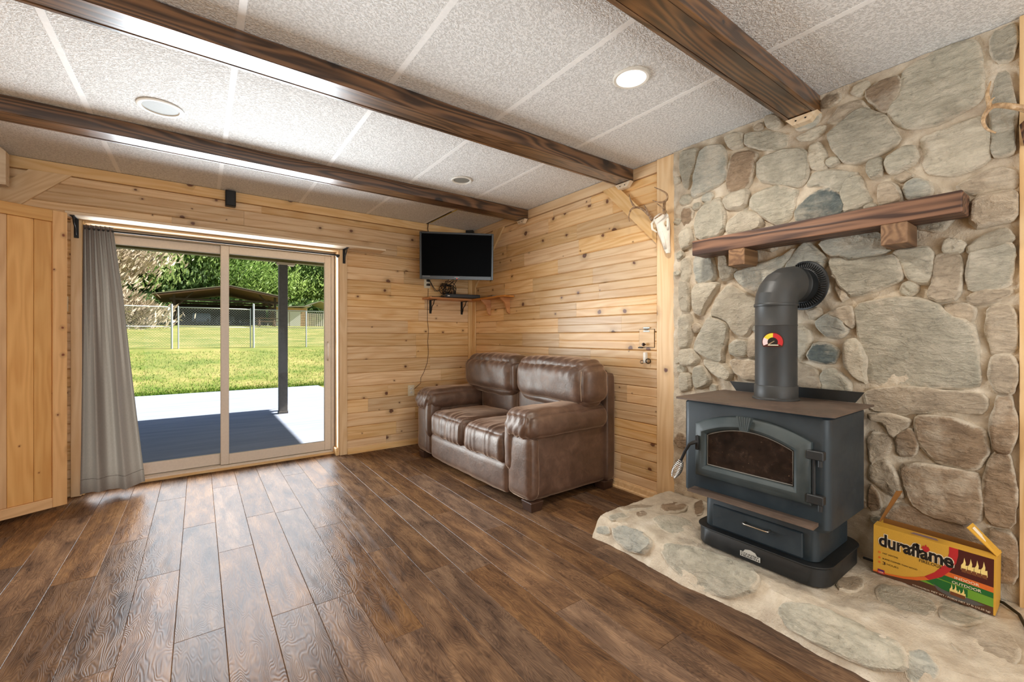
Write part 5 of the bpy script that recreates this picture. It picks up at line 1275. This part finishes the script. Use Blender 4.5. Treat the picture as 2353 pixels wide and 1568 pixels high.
# big carport
t = thing('carport', 'large open carport with low gabled metal roof in the distance', 'carport', (2.2, 50, 2.2))
ym0, ym1 = 45.5, 55
def slope(name, xa, za, xb, zb, th, m): obj(name, MB().prism([(xa, za), (xb, zb), (xb, zb-th), (xa, za-th)], 'y', ym0, ym1), M[m], t)
slope('roof_slope', -3.1, 4.70, 2.2, 5.72, .07, 'roofmetal'); slope('roof_slope', 2.2, 5.72, 7.0, 4.82, .07, 'roofmetal')
slope('roof_lining', -2.9, 4.60, 2.2, 5.60, .12, 'rust'); slope('roof_lining', 2.2, 5.60, 6.8, 4.72, .12, 'rust')
for x in (-1.7, 5.8):
    for y in (46, 50, 54.5): obj('carport_post', MB().box(x-.09, x+.09, y-.09, y+.09, 2.1, 4.85), M['darkwood'], t)
for x, s_ in ((-1.7, 1), (5.8, -1)):
    obj('knee_brace', MB().tube([(x, 46, 3.5), (x+s_*1.3, 46, 5.0)], .06, 6), M['darkwood'], t)
for y in (46, 50, 54.5): obj('tie_beam', MB().box(-2.0, 6.1, y-.06, y+.06, 4.25, 4.42), M['darkwood'], t)
obj('rear_wall', MB().box(-2, 6, 54.8, 54.95, 2.1, 4.5), M['darkwood'], t)
for i in range(3):
    t = thing('stored_trailer', ['pale blue machine parked deep under the carport', 'dark machine parked under the carport', 'low dark machine under the carport near its open side'][i], 'machine', (.2+i*1.9, 51, 2.25))
    X0 = .2+i*1.9
    obj('body', MB().box(X0-.7, X0+.7, 50, 52, 2.55, 3.35-.25*i, .12, 2), plain('machine_paint_%d' % i, (RGB(90, 110, 140), RGB(60, 60, 66), RGB(70, 62, 54))[i], .4), t)
    for a, b_ in ((-.5, 50.2), (.5, 50.2), (-.5, 51.8), (.5, 51.8)): obj('wheel', MB().lathe([(.30, -.1), (.34, -.08), (.34, .08), (.30, .1)], (X0+a, b_, 2.56), (1, 0, 0), 16), M['blackmatte'], t, smooth=40)
t = thing('shed', 'long tan sided shed with white doors behind the fence', 'shed', (7.4, 51, 2.2))
obj('wall', MB().box(6.2, 9.3, 50, 54, 2.15, 4.15), M['siding'], t)
for k in range(11): obj('siding_board', MB().prism([(49.995, 2.2+k*.175), (49.955, 2.2+k*.175), (49.985, 2.2+k*.175+.17), (49.995, 2.2+k*.175+.17)], 'x', 8.72, 9.3), M['siding'], t)
obj('shed_door', MB().box(6.3, 7.6, 49.93, 49.99, 2.2, 3.75), M['shedwhite'], t); obj('shed_door', MB().box(7.66, 8.68, 49.93, 49.99, 2.2, 3.75), M['shedwhite'], t)
obj('shed_roof', MB().prism([(5.9, 4.1), (9.6, 4.3), (9.6, 4.4), (5.9, 4.2)], 'y', 49.4, 54.5), M['roofmetal'], t)
t = thing('small_carport', 'small open carport with arched roof and pale lattice beyond the shed', 'carport', (11.2, 55, 2.25))
for a, b_ in (((9.6, 4.55), (11.3, 5.25)), ((11.3, 5.25), (13.2, 4.55))): obj('roof_slope', MB().prism([a, b_, (b_[0], b_[1]-.08), (a[0], a[1]-.08)], 'y', 53, 59), M['roofmetal'], t)
for x in (9.9, 12.9):
    for y in (53.4, 58.6): obj('carport_post', MB().box(x-.06, x+.06, y-.06, y+.06, 2.2, 4.6), M['galv'], t)
for k in range(14): obj('picket', MB().box(10.0+k*.2, 10.12+k*.2, 53.3, 53.34, 2.2, 3.8), M['shedwhite'], t)
t = thing('picnic_table', 'low brown wooden table on the grass under the carport edge', 'table', (5.0, 45.2, 2.1))
obj('tabletop', MB().box(4.1, 5.9, 44.8, 45.5, 2.78, 2.84, .01), M['rust'], t)
for y in (44.3, 46.0): obj('bench', MB().box(4.1, 5.9, y-.14, y+.14, 2.5, 2.55, .01), M['rust'], t)
for x in (4.4, 5.6):
    for s_ in (-1, 1): obj('leg', MB().tube([(x, 45.15+s_*.75, 2.08), (x, 45.15+s_*.2, 2.8)], .05, 6), M['rust'], t)
# trees
def crown(seed, rx, ry, rz, nleaf, size, kind):
    r = random.Random(seed); mb = MB(); cl = []
    for _ in range(26):
        while True:
            p = Vector((r.uniform(-1, 1), r.uniform(-1, 1), r.uniform(-1, 1)))
            if .35 < p.length < 1: break
        cl.append(Vector((p.x*rx, p.y*ry, p.z*rz)))
    for k in range(nleaf):
        c = r.choice(cl); sp = .30 if kind != 'dry' else .34
        p = c+Vector((r.gauss(0, rx*sp), r.gauss(0, ry*sp), r.gauss(0, rz*sp*.55)))
        if kind == 'dry': p.z = c.z-abs(p.z-c.z)*.6-.12*Vector((p.x, p.y)).length
        s = size*r.uniform(.6, 1.3); d = Vector((r.uniform(-1, 1), r.uniform(-1, 1), r.uniform(-.7, .9))).normalized(); u = d.orthogonal().normalized()*s; w = d.cross(u).normalized()*s*(.55 if kind == 'leaf' else .22)
        mb.add([p-u, p-w, p+u, p+w], [(0, 1, 2, 3)])
    return mb
CR = {}
def tree(label, x, y, h, rx, kind, m, zc=.58, rzk=.44, group='trees behind the fence', seed=0, nl=2600, size=.34, tr=.22):
    z = gz(x, y); t = thing('tree', label, 'tree', (x, y, z), group)
    key = (kind, seed)
    if key not in CR: CR[key] = new_mesh('foliage', crown(seed+1, 1, 1, 1, nl, size/rx, kind), None, False)
    me = CR[key].copy(); me.materials.append(M[m])
    o = obj('foliage', None, None, t, loc=(x, y, z+h*zc), me=me); o.scale = (rx, rx, h*rzk)
    rr = random.Random(seed+int(x*7))
    tk = MB().tube([(x, y, z-.1), (x+rr.uniform(-.1, .1), y, z+h*.4), (x+rr.uniform(-.2, .2), y, z+h*.9)], [tr, tr*.75, tr*.3], 8)
    obj('trunk', tk, M['bark'], t, smooth=True)
    bm_ = MB()
    for k in range(5):
        a = rr.uniform(0, 6.28); zz = z+h*rr.uniform(.35, .7); bm_.tube([(x, y, zz), (x+math.cos(a)*rx*.4, y+math.sin(a)*rx*.4, zz+h*.06), (x+math.cos(a)*rx*.75, y+math.sin(a)*rx*.75, zz+h*.09)], [tr*.4, tr*.25, tr*.1], 6)
    obj('branch', bm_, M['bark'], t, smooth=True)
tree('pale dry needled tree drooping to the ground beside the curtain', -4.9, 38, 9.5, 3.0, 'dry', 'leaf_dry', .46, .46, seed=1, nl=9000, size=.22)
tree('pale dry needled tree half hidden by the curtain', -7.6, 41, 10, 3.2, 'dry', 'leaf_dry', .46, .46, seed=2, nl=9000, size=.22)
tree('broad bright green pine behind the porch post', 7.2, 66, 15, 5.2, 'pine', 'leaf_pine', .55, .42, seed=3, nl=12000, size=.28)
tree('bright green pine above the carport ridge', 1.5, 68, 18, 4.8, 'pine', 'leaf_pine', .5, .44, seed=4, nl=12000, size=.28)
row = [(-9.5, 60, 17, 4.4, 'leaf', 'leaf_dark'), (-5.5, 62, 19, 4.4, 'leaf', 'leaf_mid'), (-2.2, 64, 18, 4.2, 'leaf', 'leaf_dark'), (4.4, 72, 19, 4.8, 'leaf', 'leaf_dark'), (11.5, 70, 17, 4.6, 'leaf', 'leaf_mid'), (15.5, 68, 16, 4.6, 'leaf', 'leaf_dark'),
       (-12, 75, 20, 5.5, 'leaf', 'leaf_dark'), (-4, 76, 21, 5.5, 'leaf', 'leaf_dark'), (0.5, 80, 19, 4.6, 'leaf', 'leaf_dark'), (9, 82, 15, 5.0, 'leaf', 'leaf_dark'), (18, 80, 20, 5.8, 'leaf', 'leaf_dark'), (22, 72, 17, 5, 'leaf', 'leaf_mid')]
where = ['behind the dry tree', 'over the left carport eave', 'over the carport roof', 'behind the bright pines', 'beyond the small carport', 'at the far end of the row',
         'deep in the row behind the dry tree', 'deep in the row over the carport eave', 'deep in the row over the carport ridge', 'deep in the row behind the porch post', 'deep in the row past the shed', 'past the far end of the row']
for i, (x, y, h, rx, k, m) in enumerate(row):
    tree(('dark' if m == 'leaf_dark' else 'lighter')+' leafy tree '+where[i].replace('left ', ''), x, y, h, rx, k, m, .52, .48, seed=10+i % 4, nl=13000, size=.19)
for i, (x, y, h) in enumerate(((-6, 57, 3.2), (-2.5, 58, 3.4), (3, 62, 3.5), (9, 62, 3.2), (13, 61, 3.6))):
    t = thing('shrub', 'dark leafy shrub at the foot of the trees, '+['beside the dry tree', 'behind the carport post', 'behind the carport middle', 'behind the shed', 'behind the small carport'][i], 'shrub', (x, y, gz(x, y)), 'shrubs under the trees')
    key = ('leaf', 99)
    if key not in CR: CR[key] = new_mesh('foliage', crown(100, 1, 1, 1, 2600, .14, 'leaf'), None, False); CR[key].materials.append(M['leaf_dark'])
    o = obj('foliage', None, None, t, loc=(x, y, gz(x, y)+h*.5), me=CR[key]); o.scale = (2.6, 1.6, h*.5)
    obj('stem', MB().tube([(x, y, gz(x, y)-.1), (x, y, gz(x, y)+h*.6)], .05, 6), M['bark'], t)
